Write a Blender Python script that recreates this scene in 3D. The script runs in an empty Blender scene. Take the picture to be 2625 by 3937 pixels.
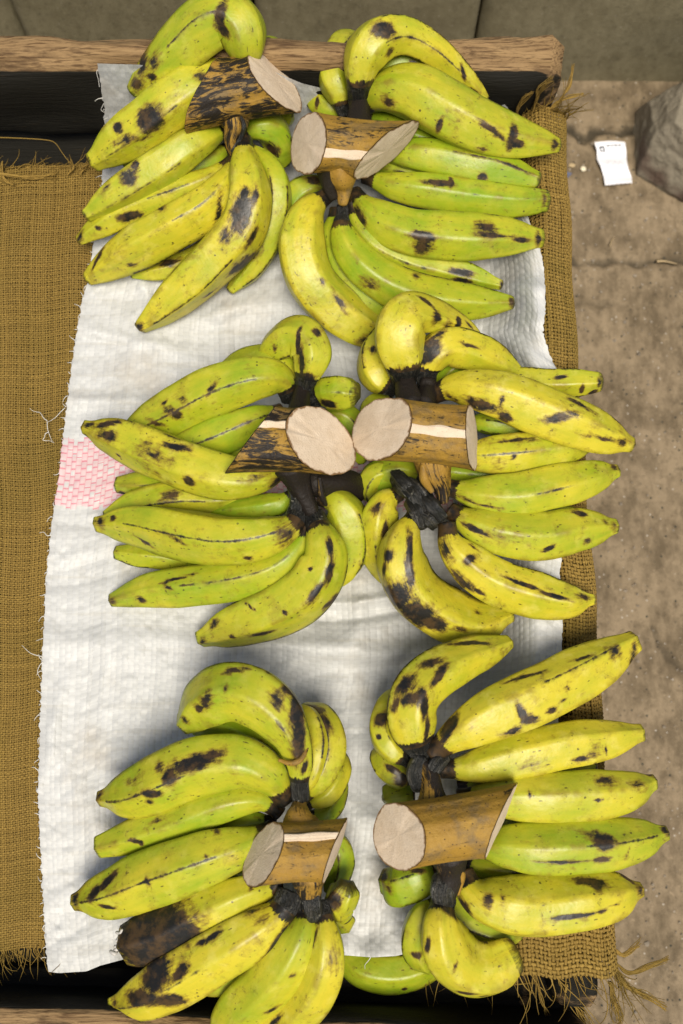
import bpy, math, random
import numpy as np
from mathutils import Vector, noise as mnoise
R = math.radians
rng = np.random.default_rng(7)
random.seed(7)
SC = bpy.context.scene
COL = SC.collection

# ------------------------------------------------------------------ camera
CAM_H, TILT, LENS = 1.215, R(13.6), 35.0
T = 18.0 / LENS
cam_d = bpy.data.cameras.new('camera')
cam_d.sensor_fit = 'VERTICAL'; cam_d.sensor_height = 36.0; cam_d.sensor_width = 24.0
cam_d.lens = LENS; cam_d.clip_start = 0.02; cam_d.clip_end = 200
cam_d.dof.use_dof = True; cam_d.dof.focus_distance = 1.13; cam_d.dof.aperture_fstop = 5.0
cam = bpy.data.objects.new('camera', cam_d); COL.objects.link(cam)
cam.location = (0, 0, CAM_H); cam.rotation_euler = (TILT, 0, 0)
SC.camera = cam
# ------------------------------------------------------------------ sky, sun, exposure
SUN_EL, SUN_AZ = R(68), R(168)          # azimuth from +y (away from the viewer) towards +x
w = bpy.data.worlds.new('World'); SC.world = w; w.use_nodes = True
nt = w.node_tree; nt.nodes.clear()
sky = nt.nodes.new('ShaderNodeTexSky'); sky.sky_type = 'NISHITA'; sky.sun_disc = False
sky.sun_elevation = SUN_EL; sky.sun_rotation = SUN_AZ; sky.dust_density = 4.0; sky.air_density = 1.0; sky.ozone_density = 0.6
bg = nt.nodes.new('ShaderNodeBackground'); bg.inputs[1].default_value = 0.05
wo = nt.nodes.new('ShaderNodeOutputWorld')
nt.links.new(sky.outputs[0], bg.inputs[0]); nt.links.new(bg.outputs[0], wo.inputs[0])
sd = bpy.data.lights.new('sun', 'SUN'); sd.energy = 2.2; sd.angle = R(26); sd.color = (1.0, 0.93, 0.80)
so = bpy.data.objects.new('sun', sd); COL.objects.link(so)
dirv = Vector((math.sin(SUN_AZ) * math.cos(SUN_EL), math.cos(SUN_AZ) * math.cos(SUN_EL), math.sin(SUN_EL)))
so.rotation_euler = dirv.to_track_quat('Z', 'Y').to_euler(); so.location = (0, 0, 3)
SC.view_settings.view_transform = 'Standard'; SC.view_settings.look = 'None'
SC.view_settings.exposure = 0.85; SC.view_settings.gamma = 1.0; SC.view_settings.use_curve_mapping = False
SC.cycles.max_bounces = 5; SC.cycles.diffuse_bounces = 2

# ------------------------------------------------------------------ photo pixels -> points of the place
FW = np.array([0, math.sin(TILT), -math.cos(TILT)]); UP = np.array([0, math.cos(TILT), math.sin(TILT)]); RT = np.array([1.0, 0, 0])
CP = np.array([0, 0, CAM_H])
def P(u, v, z):
    """point at height z (m) seen at pixel (u, v) of the 2625 x 3937 photograph"""
    u = np.asarray(u, float); v = np.asarray(v, float); z = np.asarray(z, float)
    X = (u - 1312.5) / 1968.5 * T; Y = (1968.5 - v) / 1968.5 * T
    d = X[..., None] * RT + Y[..., None] * UP + FW
    k = (z - CAM_H) / d[..., 2]
    return CP + d * k[..., None]
def F(u, v, z):
    """the same from pixels of the 1568-wide overview"""
    q = 2625 / 1568
    return P(np.asarray(u, float) * q, np.asarray(v, float) * q, z)
def proj(p):
    d = np.asarray(p) - CP
    dep = d @ FW
    return (d @ RT) / dep / T * 1968.5 + 1312.5, 1968.5 - (d @ UP) / dep / T * 1968.5, dep

# ------------------------------------------------------------------ node helper
class NB:
    def __init__(s, name):
        s.m = bpy.data.materials.new(name); s.m.use_nodes = True
        s.t = s.m.node_tree; s.t.nodes.clear()
        s.out = s.t.nodes.new('ShaderNodeOutputMaterial'); s.b = s.t.nodes.new('ShaderNodeBsdfPrincipled')
        s.t.links.new(s.b.outputs[0], s.out.inputs[0])
    def put(s, sock, v):
        if isinstance(v, bpy.types.NodeSocket): s.t.links.new(v, sock)
        elif isinstance(v, (tuple, list)) and sock.type == 'RGBA': sock.default_value = tuple(v) + ((1,) if len(v) == 3 else ())
        else: sock.default_value = v
    def pos(s): return s.t.nodes.new('ShaderNodeTexCoord').outputs['Object']
    def attr(s, n, o='Fac'):
        a = s.t.nodes.new('ShaderNodeAttribute'); a.attribute_name = n; return a.outputs[o]
    def noise(s, vec, scale, detail=3, rough=.55, dist=0):
        n = s.t.nodes.new('ShaderNodeTexNoise'); s.put(n.inputs['Vector'], vec)
        n.inputs['Scale'].default_value = scale; n.inputs['Detail'].default_value = detail
        n.inputs['Roughness'].default_value = rough; n.inputs['Distortion'].default_value = dist
        return n.outputs['Fac']
    def voro(s, vec, scale):
        n = s.t.nodes.new('ShaderNodeTexVoronoi'); s.put(n.inputs['Vector'], vec); n.inputs['Scale'].default_value = scale
        return n.outputs['Distance'], n.outputs['Color']
    def math(s, op, a, b=0.0, c=0.0, clamp=False):
        n = s.t.nodes.new('ShaderNodeMath'); n.operation = op; n.use_clamp = clamp
        s.put(n.inputs[0], a); s.put(n.inputs[1], b)
        if op in ('MULTIPLY_ADD', 'COMPARE', 'SMOOTH_MIN'): s.put(n.inputs[2], c)
        return n.outputs[0]
    def vmath(s, op, a, b):
        n = s.t.nodes.new('ShaderNodeVectorMath'); n.operation = op; s.put(n.inputs[0], a); s.put(n.inputs[1], b); return n.outputs[0]
    def sstep(s, x, lo, hi, a=0.0, b=1.0):
        n = s.t.nodes.new('ShaderNodeMapRange'); n.interpolation_type = 'SMOOTHSTEP'
        s.put(n.inputs[0], x); n.inputs[1].default_value = lo; n.inputs[2].default_value = hi
        n.inputs[3].default_value = a; n.inputs[4].default_value = b; return n.outputs[0]
    def mix(s, f, a, b, mode='MIX'):
        n = s.t.nodes.new('ShaderNodeMix'); n.data_type = 'RGBA'; n.blend_type = mode; n.clamp_factor = True
        s.put(n.inputs[0], f); s.put(n.inputs[6], a); s.put(n.inputs[7], b); return n.outputs[2]
    def sep(s, v):
        n = s.t.nodes.new('ShaderNodeSeparateXYZ'); s.put(n.inputs[0], v); return n.outputs
    def comb(s, x, y, z):
        n = s.t.nodes.new('ShaderNodeCombineXYZ'); s.put(n.inputs[0], x); s.put(n.inputs[1], y); s.put(n.inputs[2], z); return n.outputs[0]
    def bump(s, h, strength, dist=.002, nrm=None):
        n = s.t.nodes.new('ShaderNodeBump'); n.inputs['Strength'].default_value = strength; n.inputs['Distance'].default_value = dist
        s.put(n.inputs['Height'], h)
        if nrm is not None: s.put(n.inputs['Normal'], nrm)
        return n.outputs[0]
    def done(s, col, rough, nrm=None, spec=.4, **kw):
        s.put(s.b.inputs['Base Color'], col); s.put(s.b.inputs['Roughness'], rough)
        s.b.inputs['Specular IOR Level'].default_value = spec
        if nrm is not None: s.put(s.b.inputs['Normal'], nrm)
        for k, v in kw.items(): s.put(s.b.inputs[k.replace('_', ' ')], v)
        return s.m

# ------------------------------------------------------------------ materials
def mat_banana():
    b = NB('plantain_skin')
    uvw = b.attr('uvw', 'Vector'); q = b.sep(uvw); seed = q[2]
    sh = b.math('MULTIPLY', seed, .37)
    p = b.vmath('ADD', b.pos(), b.comb(sh, sh, sh))
    tint = b.attr('tint'); sv = b.attr('sv'); spot = b.attr('spot')
    n1 = b.noise(p, 20, 4, .6)
    n1b = b.noise(b.comb(b.math('MULTIPLY', q[0], 9), b.math('MULTIPLY', q[1], 55), seed), 1.0, 3, .6)
    t = b.math('ADD', b.math('ADD', tint, b.math('MULTIPLY', b.math('SUBTRACT', n1, .5), 1.3)), b.math('MULTIPLY', b.math('SUBTRACT', n1b, .5), 1.1), clamp=True)
    col = b.mix(t, (.210, .315, .010), (.545, .462, .026))
    n2 = b.noise(p, 55, 4, .6)
    col = b.mix(b.math('MULTIPLY', b.sstep(n2, .5, .75), b.math('MULTIPLY', tint, .55)), col, (.66, .58, .12))
    streak = b.noise(b.comb(b.math('MULTIPLY', q[0], 14), b.math('MULTIPLY', q[1], 150), seed), 1.0, 4, .6)
    col = b.mix(b.sstep(streak, .52, .8, 0, .30), col, (.32, .36, .012))
    n3 = b.noise(p, 48, 7, .68, .4)
    smud = b.math('MULTIPLY', b.sstep(n3, .52, .72), b.math('ADD', b.math('MULTIPLY', spot, .9), .24))
    col = b.mix(smud, col, (.20, .125, .018))
    # small dark flecks and scratches
    d, c = b.voro(p, 150)
    fl = b.math('MULTIPLY', b.sstep(b.math('SUBTRACT', d, b.math('MULTIPLY', b.sep(c)[2], .14)), .06, .13, 1, 0), b.sstep(b.sep(c)[0], .86, .90))
    d2, c2 = b.voro(b.comb(b.math('MULTIPLY', q[0], 95), b.math('MULTIPLY', q[1], 260), seed), 1.0)
    fl2 = b.math('MULTIPLY', b.sstep(d2, .14, .26, 1, 0), b.sstep(b.sep(c2)[1], .86, .90))
    fr = b.noise(p, 420, 2)
    fl = b.math('MULTIPLY', b.math('MAXIMUM', fl, fl2), b.sstep(fr, .34, .5))
    fl3 = b.math('MULTIPLY', b.sstep(b.noise(p, 170, 6, .78), .56, .66), b.sstep(n3, .48, .62))
    scr = b.noise(b.comb(b.math('MULTIPLY', q[0], 60), b.math('MULTIPLY', q[1], 420), seed), 1.0, 5, .75)
    fl3 = b.math('MAXIMUM', fl3, b.math('MULTIPLY', b.sstep(scr, .62, .72), b.sstep(b.noise(p, 30, 3), .48, .64)))
    fl = b.math('MAXIMUM', fl, fl3)
    col = b.mix(b.math('MULTIPLY', fl, .8), col, (.05, .035, .010))
    # patches
    rag = b.math('SUBTRACT', b.noise(p, 85, 6, .68, .3), .5)
    rag2 = b.math('SUBTRACT', b.noise(b.comb(b.math('MULTIPLY', q[0], 70), b.math('MULTIPLY', q[1], 260), seed), 1.0, 4, .65), .5)
    rag = b.math('ADD', b.math('MULTIPLY', rag, 1.15), b.math('MULTIPLY', rag2, .75))
    st = b.math('ADD', b.attr('stain'), b.math('MULTIPLY', rag, .85))
    auto = b.math('MULTIPLY', b.sstep(b.noise(p, 15, 3, .5), .60, .78), spot)
    st = b.math('MAXIMUM', st, b.math('ADD', b.math('MULTIPLY', auto, .9), b.math('MULTIPLY', rag, .8)))
    # ridge lines
    lw = b.math('ADD', b.attr('rdist'), b.math('MULTIPLY', b.math('SUBTRACT', b.noise(p, 105, 5, .75), .5), .0075))
    nearr = b.math('MULTIPLY', b.sstep(lw, 0, .0065, 1, 0), b.sstep(b.noise(p, 34, 4, .6), .47, .64))
    col = b.mix(b.math('MULTIPLY', nearr, .55), col, (.19, .125, .016))
    alongs = b.noise(b.comb(b.math('MULTIPLY', q[0], 38), seed, b.math('MULTIPLY', b.attr('rid'), 3.7)), 1.0, 3, .6)
    rl = b.math('MULTIPLY', b.sstep(lw, -.0002, .0022, 1, 0), b.sstep(b.math('ADD', b.attr('rdark'), b.math('SUBTRACT', alongs, .5)), .42, .62))
    # ends
    ends = b.sstep(b.math('ADD', sv, b.math('MULTIPLY', rag, .022)), .996, 1.006)
    neck = b.sstep(b.math('ADD', b.attr('neck'), b.math('MULTIPLY', rag, .9)), .4, .58)
    m = b.math('MAXIMUM', b.math('MAXIMUM', b.sstep(st, .25, .50), rl), b.math('MAXIMUM', b.math('MULTIPLY', ends, .9), neck))
    halo = b.math('MULTIPLY', b.sstep(st, .06, .34), .62)
    col = b.mix(halo, col, (.17, .085, .012))
    blk = b.mix(b.sstep(b.noise(p, 70, 6, .65), .42, .62), (.011, .010, .008), (.060, .035, .013))
    col = b.mix(m, col, blk)
    h = b.math('ADD', b.math('MULTIPLY', b.noise(p, 38, 3), 1.0), b.math('MULTIPLY', b.noise(p, 330, 3), .10))
    h = b.math('SUBTRACT', h, b.math('MULTIPLY', m, .12))
    nr = b.bump(h, .35, .004)
    ro = b.math('ADD', b.math('MULTIPLY', b.noise(p, 90, 3), .22), .30)
    return b.done(col, ro, nr, .45)
def mat_stem():
    b = NB('dried_black_stem')
    p = b.pos(); q = b.sep(b.attr('uvw', 'Vector'))
    n = b.noise(b.comb(b.math('MULTIPLY', q[0], 60), b.math('MULTIPLY', q[1], 420), q[2]), 1, 4, .65)
    col = b.mix(b.sstep(n, .45, .8), (.010, .011, .010), (.075, .066, .048))
    col = b.mix(b.sstep(b.noise(p, 140, 4), .62, .74), col, (.20, .19, .15))
    return b.done(col, .38, b.bump(b.math('ADD', n, b.math('MULTIPLY', b.noise(p, 120, 4), .8)), .9, .004), .55)
def mat_bark():
    b = NB('stalk_bark')
    p = b.pos(); q = b.sep(b.attr('uvw', 'Vector')); dk = b.attr('dark')
    v = b.comb(b.math('MULTIPLY', q[0], 34), b.math('MULTIPLY', q[1], 120), q[2])
    n = b.noise(v, 1, 6, .68, 1.2); n2 = b.noise(p, 45, 5, .65)
    col = b.mix(n2, (.19, .098, .014), (.41, .245, .036))
    col = b.mix(b.sstep(b.noise(p, 34, 5, .65), .45, .66, 0, .75), col, (.135, .095, .045))
    k = b.math('ADD', b.math('ADD', b.math('MULTIPLY', n, .9), b.math('MULTIPLY', b.noise(p, 30, 4, .6), .5)), b.math('SUBTRACT', dk, .5))
    dn = b.sstep(k, .62, .74)
    col = b.mix(dn, col, (.014, .010, .007))
    d, c = b.voro(p, 260)
    col = b.mix(b.math('MULTIPLY', b.sstep(d, .12, .25, 1, 0), b.sstep(b.sep(c)[0], .6, .66)), col, (.03, .017, .008))
    h = b.math('ADD', b.math('MULTIPLY', n, .6), b.noise(p, 220, 4, .6))
    return b.done(col, .58, b.bump(h, .6, .0022), .3)
def mat_flesh():
    b = NB('cut_stalk_flesh')
    p = b.pos(); q = b.sep(b.attr('uvw', 'Vector'))
    rad = q[0]
    ring = b.math('ADD', b.math('MULTIPLY', b.noise(p, 30, 3, .6), .35), b.math('MULTIPLY', b.noise(p, 75, 6, .7), .65))
    col = b.mix(b.sstep(ring, .35, .7), (.58, .46, .325), (.69, .57, .43))
    col = b.mix(b.sstep(b.noise(p, 230, 4, .7), .60, .74, 0, .35), col, (.40, .29, .18))
    d, c = b.voro(p, 620)
    col = b.mix(b.math('MULTIPLY', b.sstep(d, .2, .35, .6, 0), b.sstep(b.sep(c)[0], .80, .86)), col, (.30, .21, .13))
    col = b.mix(b.sstep(b.math('ADD', rad, b.math('MULTIPLY', b.math('SUBTRACT', b.noise(p, 160, 4), .5), .16)), .93, .99), col, (.20, .115, .05))
    return b.done(col, .8, b.bump(b.math('ADD', ring, b.noise(p, 500, 3)), .5, .0012), .2)
def mat_sack():
    b = NB('white_woven_plastic')
    tone = b.attr('tone'); pink = b.attr('pink'); p = b.pos()
    c = b.mix(tone, (.40, .405, .395), (.59, .595, .58))
    dirt = b.noise(p, 9, 5, .6)
    c = b.mix(b.sstep(dirt, .52, .75, 0, .5), c, (.42, .37, .29))
    c = b.mix(b.sstep(b.noise(b.vmath('MULTIPLY', p, (4, 60, 4)), 1.5, 4), .54, .72, 0, .38), c, (.42, .40, .34))
    pk = b.mix(b.math('SUBTRACT', b.math('MULTIPLY', pink, 2), 1, clamp=True), (.60, .45, .455), (.56, .22, .26))
    c = b.mix(b.sstep(pink, .05, .25), c, pk)
    return b.done(c, .5, b.bump(b.noise(b.vmath('MULTIPLY', p, (300, 900, 300)), 1, 2), .12, .0006), .35)
def mat_jute():
    b = NB('jute_thread')
    p = b.pos(); tn = b.attr('tone')
    n = b.noise(p, 900, 2)
    c = b.mix(b.math('ADD', b.math('MULTIPLY', tn, .8), b.math('MULTIPLY', n, .3)), (.105, .064, .015), (.35, .230, .058))
    c = b.mix(b.sstep(b.noise(p, 7, 3), .45, .75, 0, .4), c, (.13, .10, .018))
    return b.done(c, .85, b.bump(b.noise(p, 1500, 2), .3, .0006), .12)
def mat_wood(name, tone_attr=True):
    b = NB(name)
    p = b.pos(); w_ = b.attr('wood_tone')
    g = b.noise(b.vmath('MULTIPLY', p, (9, 160, 160)), 1, 5, .62, .6)
    g2 = b.noise(b.vmath('MULTIPLY', p, (30, 420, 420)), 1, 3, .6)
    c = b.mix(g, (.15, .088, .038), (.40, .265, .125))
    c = b.mix(b.sstep(g2, .48, .66, 0, .85), c, (.08, .042, .018))
    c = b.mix(b.sstep(b.noise(b.vmath('MULTIPLY', p, (12, 40, 40)), 1, 6, .68), .50, .66, 0, .75), c, (.075, .042, .02))
    old = b.mix(b.sstep(g2, .66, .78, 0, .5), (.010, .009, .006), (.055, .034, .014))  # near-black wood, used wherever the tone value is low
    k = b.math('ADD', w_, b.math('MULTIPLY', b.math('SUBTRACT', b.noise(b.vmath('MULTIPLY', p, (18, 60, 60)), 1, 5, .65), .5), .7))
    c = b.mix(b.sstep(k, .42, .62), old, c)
    return b.done(c, .75, b.bump(b.math('ADD', g, b.math('MULTIPLY', g2, .6)), .7, .003), .2)
def mat_concrete(name, lo, hi, sp):
    b = NB(name)
    p = b.pos()
    n = b.noise(p, 9, 7, .66); n2 = b.noise(b.vmath('MULTIPLY', p, (46, 22, 22)), 1, 6, .7); n3 = b.noise(p, 60, 5, .7)
    f = b.math('ADD', b.math('MULTIPLY', n, .5), b.math('MULTIPLY', n2, .5))
    c = b.mix(b.sstep(f, .37, .62), lo, hi)
    c = b.mix(b.sstep(n3, .5, .72, 0, .55), c, tuple(x * .55 for x in lo))
    c = b.mix(b.sstep(b.noise(p, 95, 4, .7), .6, .72, 0, .5), c, tuple(min(1, x * 1.35) for x in hi))
    d, cc = b.voro(p, 110)
    c = b.mix(b.math('MULTIPLY', b.sstep(d, .10, .22, sp, 0), b.sstep(b.sep(cc)[0], .82, .86)), c, (.42, .38, .32))
    c = b.mix(b.math('MULTIPLY', b.sstep(d, .14, .30, sp, 0), b.sstep(b.sep(cc)[1], .84, .88)), c, (.03, .032, .026))
    cr = b.attr('crack')
    c = b.mix(b.math('MULTIPLY', cr, .85), c, (.035, .03, .02))
    return b.done(c, .88, b.bump(b.math('ADD', n3, b.noise(p, 260, 3)), .35, .003), .2)
def mat_plain(name, col, rough=.7, var=.25, scale=60):
    b = NB(name)
    c = b.mix(b.noise(b.pos(), scale, 4, .6), tuple(x * (1 - var) for x in col), tuple(min(1, x * (1 + var)) for x in col))
    return b.done(c, rough, b.bump(b.noise(b.pos(), scale * 6, 3), .3, .001), .25)
def mat_rock():
    b = NB('rough_stone')
    p = b.pos()
    c = b.mix(b.noise(p, 14, 6, .65), (.13, .112, .08), (.34, .30, .225))
    c = b.mix(b.sstep(b.noise(p, 9, 3, .5), .55, .72, 0, .7), c, (.060, .026, .020))
    pale = b.math('MULTIPLY', b.attr('pale'), 1.0)
    c = b.mix(b.math('MULTIPLY', b.sstep(b.math('ADD', pale, b.math('MULTIPLY', b.math('SUBTRACT', b.noise(p, 40, 5, .65), .5), .9)), .5, .85), .65), c, (.46, .42, .34))
    c = b.mix(b.sstep(b.noise(p, 120, 5, .7), .55, .7, 0, .5), c, (.05, .045, .03))
    return b.done(c, .85, b.bump(b.math('ADD', b.noise(p, 30, 6, .65), b.math('MULTIPLY', b.noise(p, 160, 4), .3)), .8, .008), .2)
M_BAN, M_STEM, M_BARK, M_FLESH = mat_banana(), mat_stem(), mat_bark(), mat_flesh()
M_SACK, M_JUTE, M_WOOD = mat_sack(), mat_jute(), mat_wood('weathered_wood')
M_GROUND = mat_concrete('worn_concrete', (.120, .090, .054), (.265, .203, .128), 1.0)
M_WALL = mat_concrete('grey_concrete', (.155, .135, .080), (.215, .190, .118), .35)
M_ROCK = mat_rock()
M_PAPER = mat_plain('receipt_paper', (.82, .82, .86), .6, .04, 30)
M_INK = mat_plain('receipt_ink', (.045, .06, .08), .7)
M_FAINT = mat_plain('faint_print', (.58, .59, .65), .7, .05)
M_STRING = mat_plain('white_plastic_thread', (.72, .70, .64), .5, .1)
M_CRUMB = mat_plain('pale_crumb', (.75, .68, .5), .7)
M_STRAW = mat_plain('dry_straw', (.42, .32, .18), .8)
M_BLUE = mat_plain('blue_grey_scrap', (.10, .11, .16), .5, .6, 25)
M_TORN = mat_plain('torn_pale_peel', (.50, .48, .44), .6)

# ------------------------------------------------------------------ mesh helpers
def mesh_obj(name, V, faces, mat, parent=None, smooth=True, attrs=None, fattrs=None):
    """faces: (n,4) / (n,3) array or a list of arrays; vertices in world space, made local to the parent"""
    V = np.asarray(V, np.float64)
    if parent is not None:
        V = V - np.array(ORG[parent.name])
    me = bpy.data.meshes.new(name)
    fl = faces if isinstance(faces, list) else [faces]
    fl = [np.asarray(f, np.int32) for f in fl if len(f)]
    nl = sum(f.size for f in fl); nf = sum(len(f) for f in fl)
    me.vertices.add(len(V)); me.vertices.foreach_set('co', V.astype(np.float32).ravel())
    me.loops.add(nl); me.loops.foreach_set('vertex_index', np.concatenate([f.ravel() for f in fl]))
    me.polygons.add(nf)
    tot = np.concatenate([np.full(len(f), f.shape[1], np.int32) for f in fl])
    st = np.concatenate([[0], np.cumsum(tot)[:-1]]).astype(np.int32)
    me.polygons.foreach_set('loop_start', st)
    me.polygons.foreach_set('use_smooth', np.full(nf, smooth, bool))
    me.update(calc_edges=True)
    for k, a in (attrs or {}).items():
        a = np.asarray(a, np.float32)
        if a.ndim == 2: me.attributes.new(k, 'FLOAT_VECTOR', 'POINT').data.foreach_set('vector', a.ravel())
        else: me.attributes.new(k, 'FLOAT', 'POINT').data.foreach_set('value', a)
    for k, a in (fattrs or {}).items():
        me.attributes.new(k, 'FLOAT', 'FACE').data.foreach_set('value', np.asarray(a, np.float32))
    me.materials.append(mat)
    o = bpy.data.objects.new(name, me); COL.objects.link(o)
    if parent is not None:
        par = parent
        o.parent = par
        ORG[o.name] = ORG[par.name]
    else: ORG[o.name] = (0, 0, 0)
    return o
ORG = {}
def thing(name, label, cat, loc, group=None):
    o = bpy.data.objects.new(name, None); COL.objects.link(o); o.location = loc; o.empty_display_size = .05
    ORG[o.name] = tuple(loc); tag(o, label, cat, group); return o
def tag(o, label, cat, group=None):
    o['label'] = label; o['category'] = cat
    if group: o['group'] = group
    return o
def grid_faces(n, m, wrap=False):
    i = np.arange(n - 1)[:, None]; j = np.arange(m if wrap else m - 1)[None, :]; j2 = (j + 1) % m
    return np.stack(np.broadcast_arrays(i * m + j, i * m + j2, (i + 1) * m + j2, (i + 1) * m + j), -1).reshape(-1, 4)
def catmull(pts, n):
    """smooth polyline through pts (k,d), n samples evenly spaced by length of the first 3 columns"""
    p = np.asarray(pts, float)
    p = np.vstack([2 * p[0] - p[1], p, 2 * p[-1] - p[-2]])
    out = []
    for i in range(1, len(p) - 2):
        t = np.linspace(0, 1, 24, endpoint=False)[:, None]
        a, b, c, d = p[i - 1:i + 3]
        out.append(.5 * ((2 * b) + (c - a) * t + (2 * a - 5 * b + 4 * c - d) * t ** 2 + (3 * b - a - 3 * c + d) * t ** 3))
    q = np.vstack(out + [p[-2:-1]])
    L = np.concatenate([[0], np.cumsum(np.linalg.norm(np.diff(q[:, :3], axis=0), axis=1))])
    s = np.linspace(0, L[-1], n)
    r = np.stack([np.interp(s, L, q[:, k]) for k in range(q.shape[1])], 1)
    return r, L[-1]
def unit(a): return a / np.maximum(np.linalg.norm(a, axis=-1, keepdims=True), 1e-9)
def frames(S):
    """tangent, towards-camera normal carried along from the middle, side"""
    n = len(S); Tn = unit(np.gradient(S, axis=0)); N = np.zeros_like(S)
    m = n // 2; c = unit(CP - S[m]); N[m] = unit(c - Tn[m] * (c @ Tn[m]))
    for r_ in (range(m + 1, n), range(m - 1, -1, -1)):
        pv = m
        for i in r_:
            a = N[pv] - Tn[i] * (N[pv] @ Tn[i]); N[i] = a / np.linalg.norm(a); pv = i
    return Tn, N, np.cross(Tn, N)
# ------------------------------------------------------------------ plantains
class Crop:
    """pixel frame of one traced detail of the photograph: origin and photo pixels per traced pixel"""
    def __init__(s, ox, oy, k): s.ox, s.oy, s.k = ox, oy, k
    def w(s, x, y, z): return P(s.ox + np.asarray(x, float) * s.k, s.oy + np.asarray(y, float) * s.k, np.asarray(z, float) * .01)
    def m(s, p):
        """metres per traced pixel at point p"""
        return (np.asarray(p) - CP) @ FW / 1968.5 * T * s.k
PROF_S = [0, .05, .10, .17, .28, .45, .68, .82, .91, .965, 1.0]
PROF_F = [.36, .37, .50, .73, .92, 1.0, .99, .84, .63, .44, .33]
NB_SEED = [0]
def banana(root, cr, pts, r, tint=.5, rid=None, stains=(), neck=.045, n0=None, tip=None, dark=None, spot=.25, prof=None, label=None, flat=.92, endcap=True):
    NB_SEED[0] += 1; sd = NB_SEED[0]; g = np.random.default_rng(sd)
    a = np.array(pts, float); C3 = cr.w(a[:, 0], a[:, 1], a[:, 2])
    n = 104
    S, L = catmull(C3, n)
    for _ in range(6): S[1:-1] = .5 * S[1:-1] + .25 * (S[:-2] + S[2:])
    rm = r * cr.m(S[n // 2])
    s = np.linspace(0, 1, n)
    f = np.array(PROF_F)
    if n0 is not None: f[:2] = n0; f[2] = max(f[2], n0 * 1.05)
    if tip is not None:
        f[-1] = tip; f[-2] = max(tip * 1.08, min(.98, f[-2] + (tip - .4) * .9)); f[-3] = min(1, max(f[-3], f[-3] + (tip - .4) * .6)); f[-4] = min(1, f[-4] + max(0, tip - .4) * .3)
    if prof is not None: fr = np.interp(s, [q[0] for q in prof], [q[1] for q in prof])
    else: fr = np.interp(s, PROF_S, f)
    for _ in range(8): fr[1:-1] = .5 * fr[1:-1] + .25 * (fr[:-2] + fr[2:])
    # rounded blossom end: extra rings
    Tn, N, B = frames(S)
    ke = np.array([.35, .62, .82, .95, 1.0]); er = fr[-1] * np.sqrt(np.maximum(0, 1 - ke ** 2)); er[-1] = .02
    S = np.vstack([S, S[-1] + Tn[-1] * (ke[:, None] * rm * fr[-1] * .55)])
    N = np.vstack([N, np.repeat(N[-1:], 5, 0)]); B = np.vstack([B, np.repeat(B[-1:], 5, 0)])
    fr = np.concatenate([fr, er]); s = np.concatenate([s, np.full(5, 1.0) + .002 * np.arange(1, 6)])
    n = len(S)
    if rid is None:
        o = g.uniform(-25, 25); rid = [o - 62, o + g.uniform(-8, 12), o + 68 + g.uniform(-8, 8), o + 145, o - 140]
    rid = np.sort(np.radians(np.array(rid, float)))
    nr = len(rid); per = 8
    ph, mid, half, ri = [], [], [], []
    for i in range(nr):
        a0 = rid[i]; a1 = rid[(i + 1) % nr] + (2 * np.pi if i == nr - 1 else 0)
        for k in range(per):
            t = k / per; ph.append(a0 + (a1 - a0) * t); mid.append((a0 + a1) / 2); half.append((a1 - a0) / 2)
            ri.append(i if t <= .5 else (i + 1) % nr)
    ph, mid, half, ri = map(np.array, (ph, mid, half, ri)); m = len(ph)
    dang = half - np.abs(ph - mid)
    poly = np.cos(np.minimum(half, 1.0)) / np.maximum(.3, np.cos(np.minimum(np.abs(ph - mid), np.minimum(half, 1.0))))
    poly = np.maximum(poly, .62)
    fl = flat * (.8 + .35 * np.clip((s - .45) / .5, 0, 1))
    prof_r = 1 + (poly[None, :] - 1) * fl[:, None] * np.clip((s / .22), 0.15, 1)[:, None]
    # the traced width is the outline's: centre and scale the angular section to it
    mid_ = prof_r[n // 2]; e1, e2 = (mid_ * np.sin(ph)).max(), (-mid_ * np.sin(ph)).max()
    scl = 2.06 / (e1 + e2); prof_r *= scl; offs = -(e1 - e2) / 2 * scl
    # soft lumps
    k1, k2 = g.uniform(0, 6.28, 2)
    lump = 1 + .022 * np.sin(s[:, None] * 9 + k1 + ph[None, :]) + .018 * np.sin(s[:, None] * 17 + k2 + 2 * ph[None, :])
    rad = rm * fr[:, None] * prof_r * lump
    S = S + (rm * fr * offs * np.clip((s - .03) / .15, 0, 1) * np.clip((1 - s) / .15, 0, 1))[:, None] * B
    V = S[:, None, :] + rad[..., None] * (np.cos(ph)[None, :, None] * N[:, None, :] + np.sin(ph)[None, :, None] * B[:, None, :])
    Vf = V.reshape(-1, 3)
    sv = np.repeat(s, m)
    arc = (np.angle(np.exp(1j * ph))[None, :] * rm * np.ones((n, 1))).ravel()
    uvw = np.stack([sv * L, arc, np.full(n * m, sd * 1.0)], 1)
    rdist = (dang[None, :] * rad).ravel()
    # which ridges carry dark lines, and where: (ridge number, from, to, strength)
    if dark is None:
        dark = []
        for i in range(nr):
            a0 = g.uniform(.1, .55); dark.append((i, a0, a0 + g.uniform(.35, .7), g.uniform(.35, .82)))
    rd = np.full((n, m), .10)
    for (i, a0, a1, stg) in dark:
        wv = np.clip((s - a0) / .06, 0, 1) * np.clip((a1 - s) / .06, 0, 1)
        rd = np.where((ri == i)[None, :], np.maximum(rd, stg * wv[:, None]), rd)
    # stains, placed on the visible skin
    stn = np.zeros(n * m)
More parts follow.
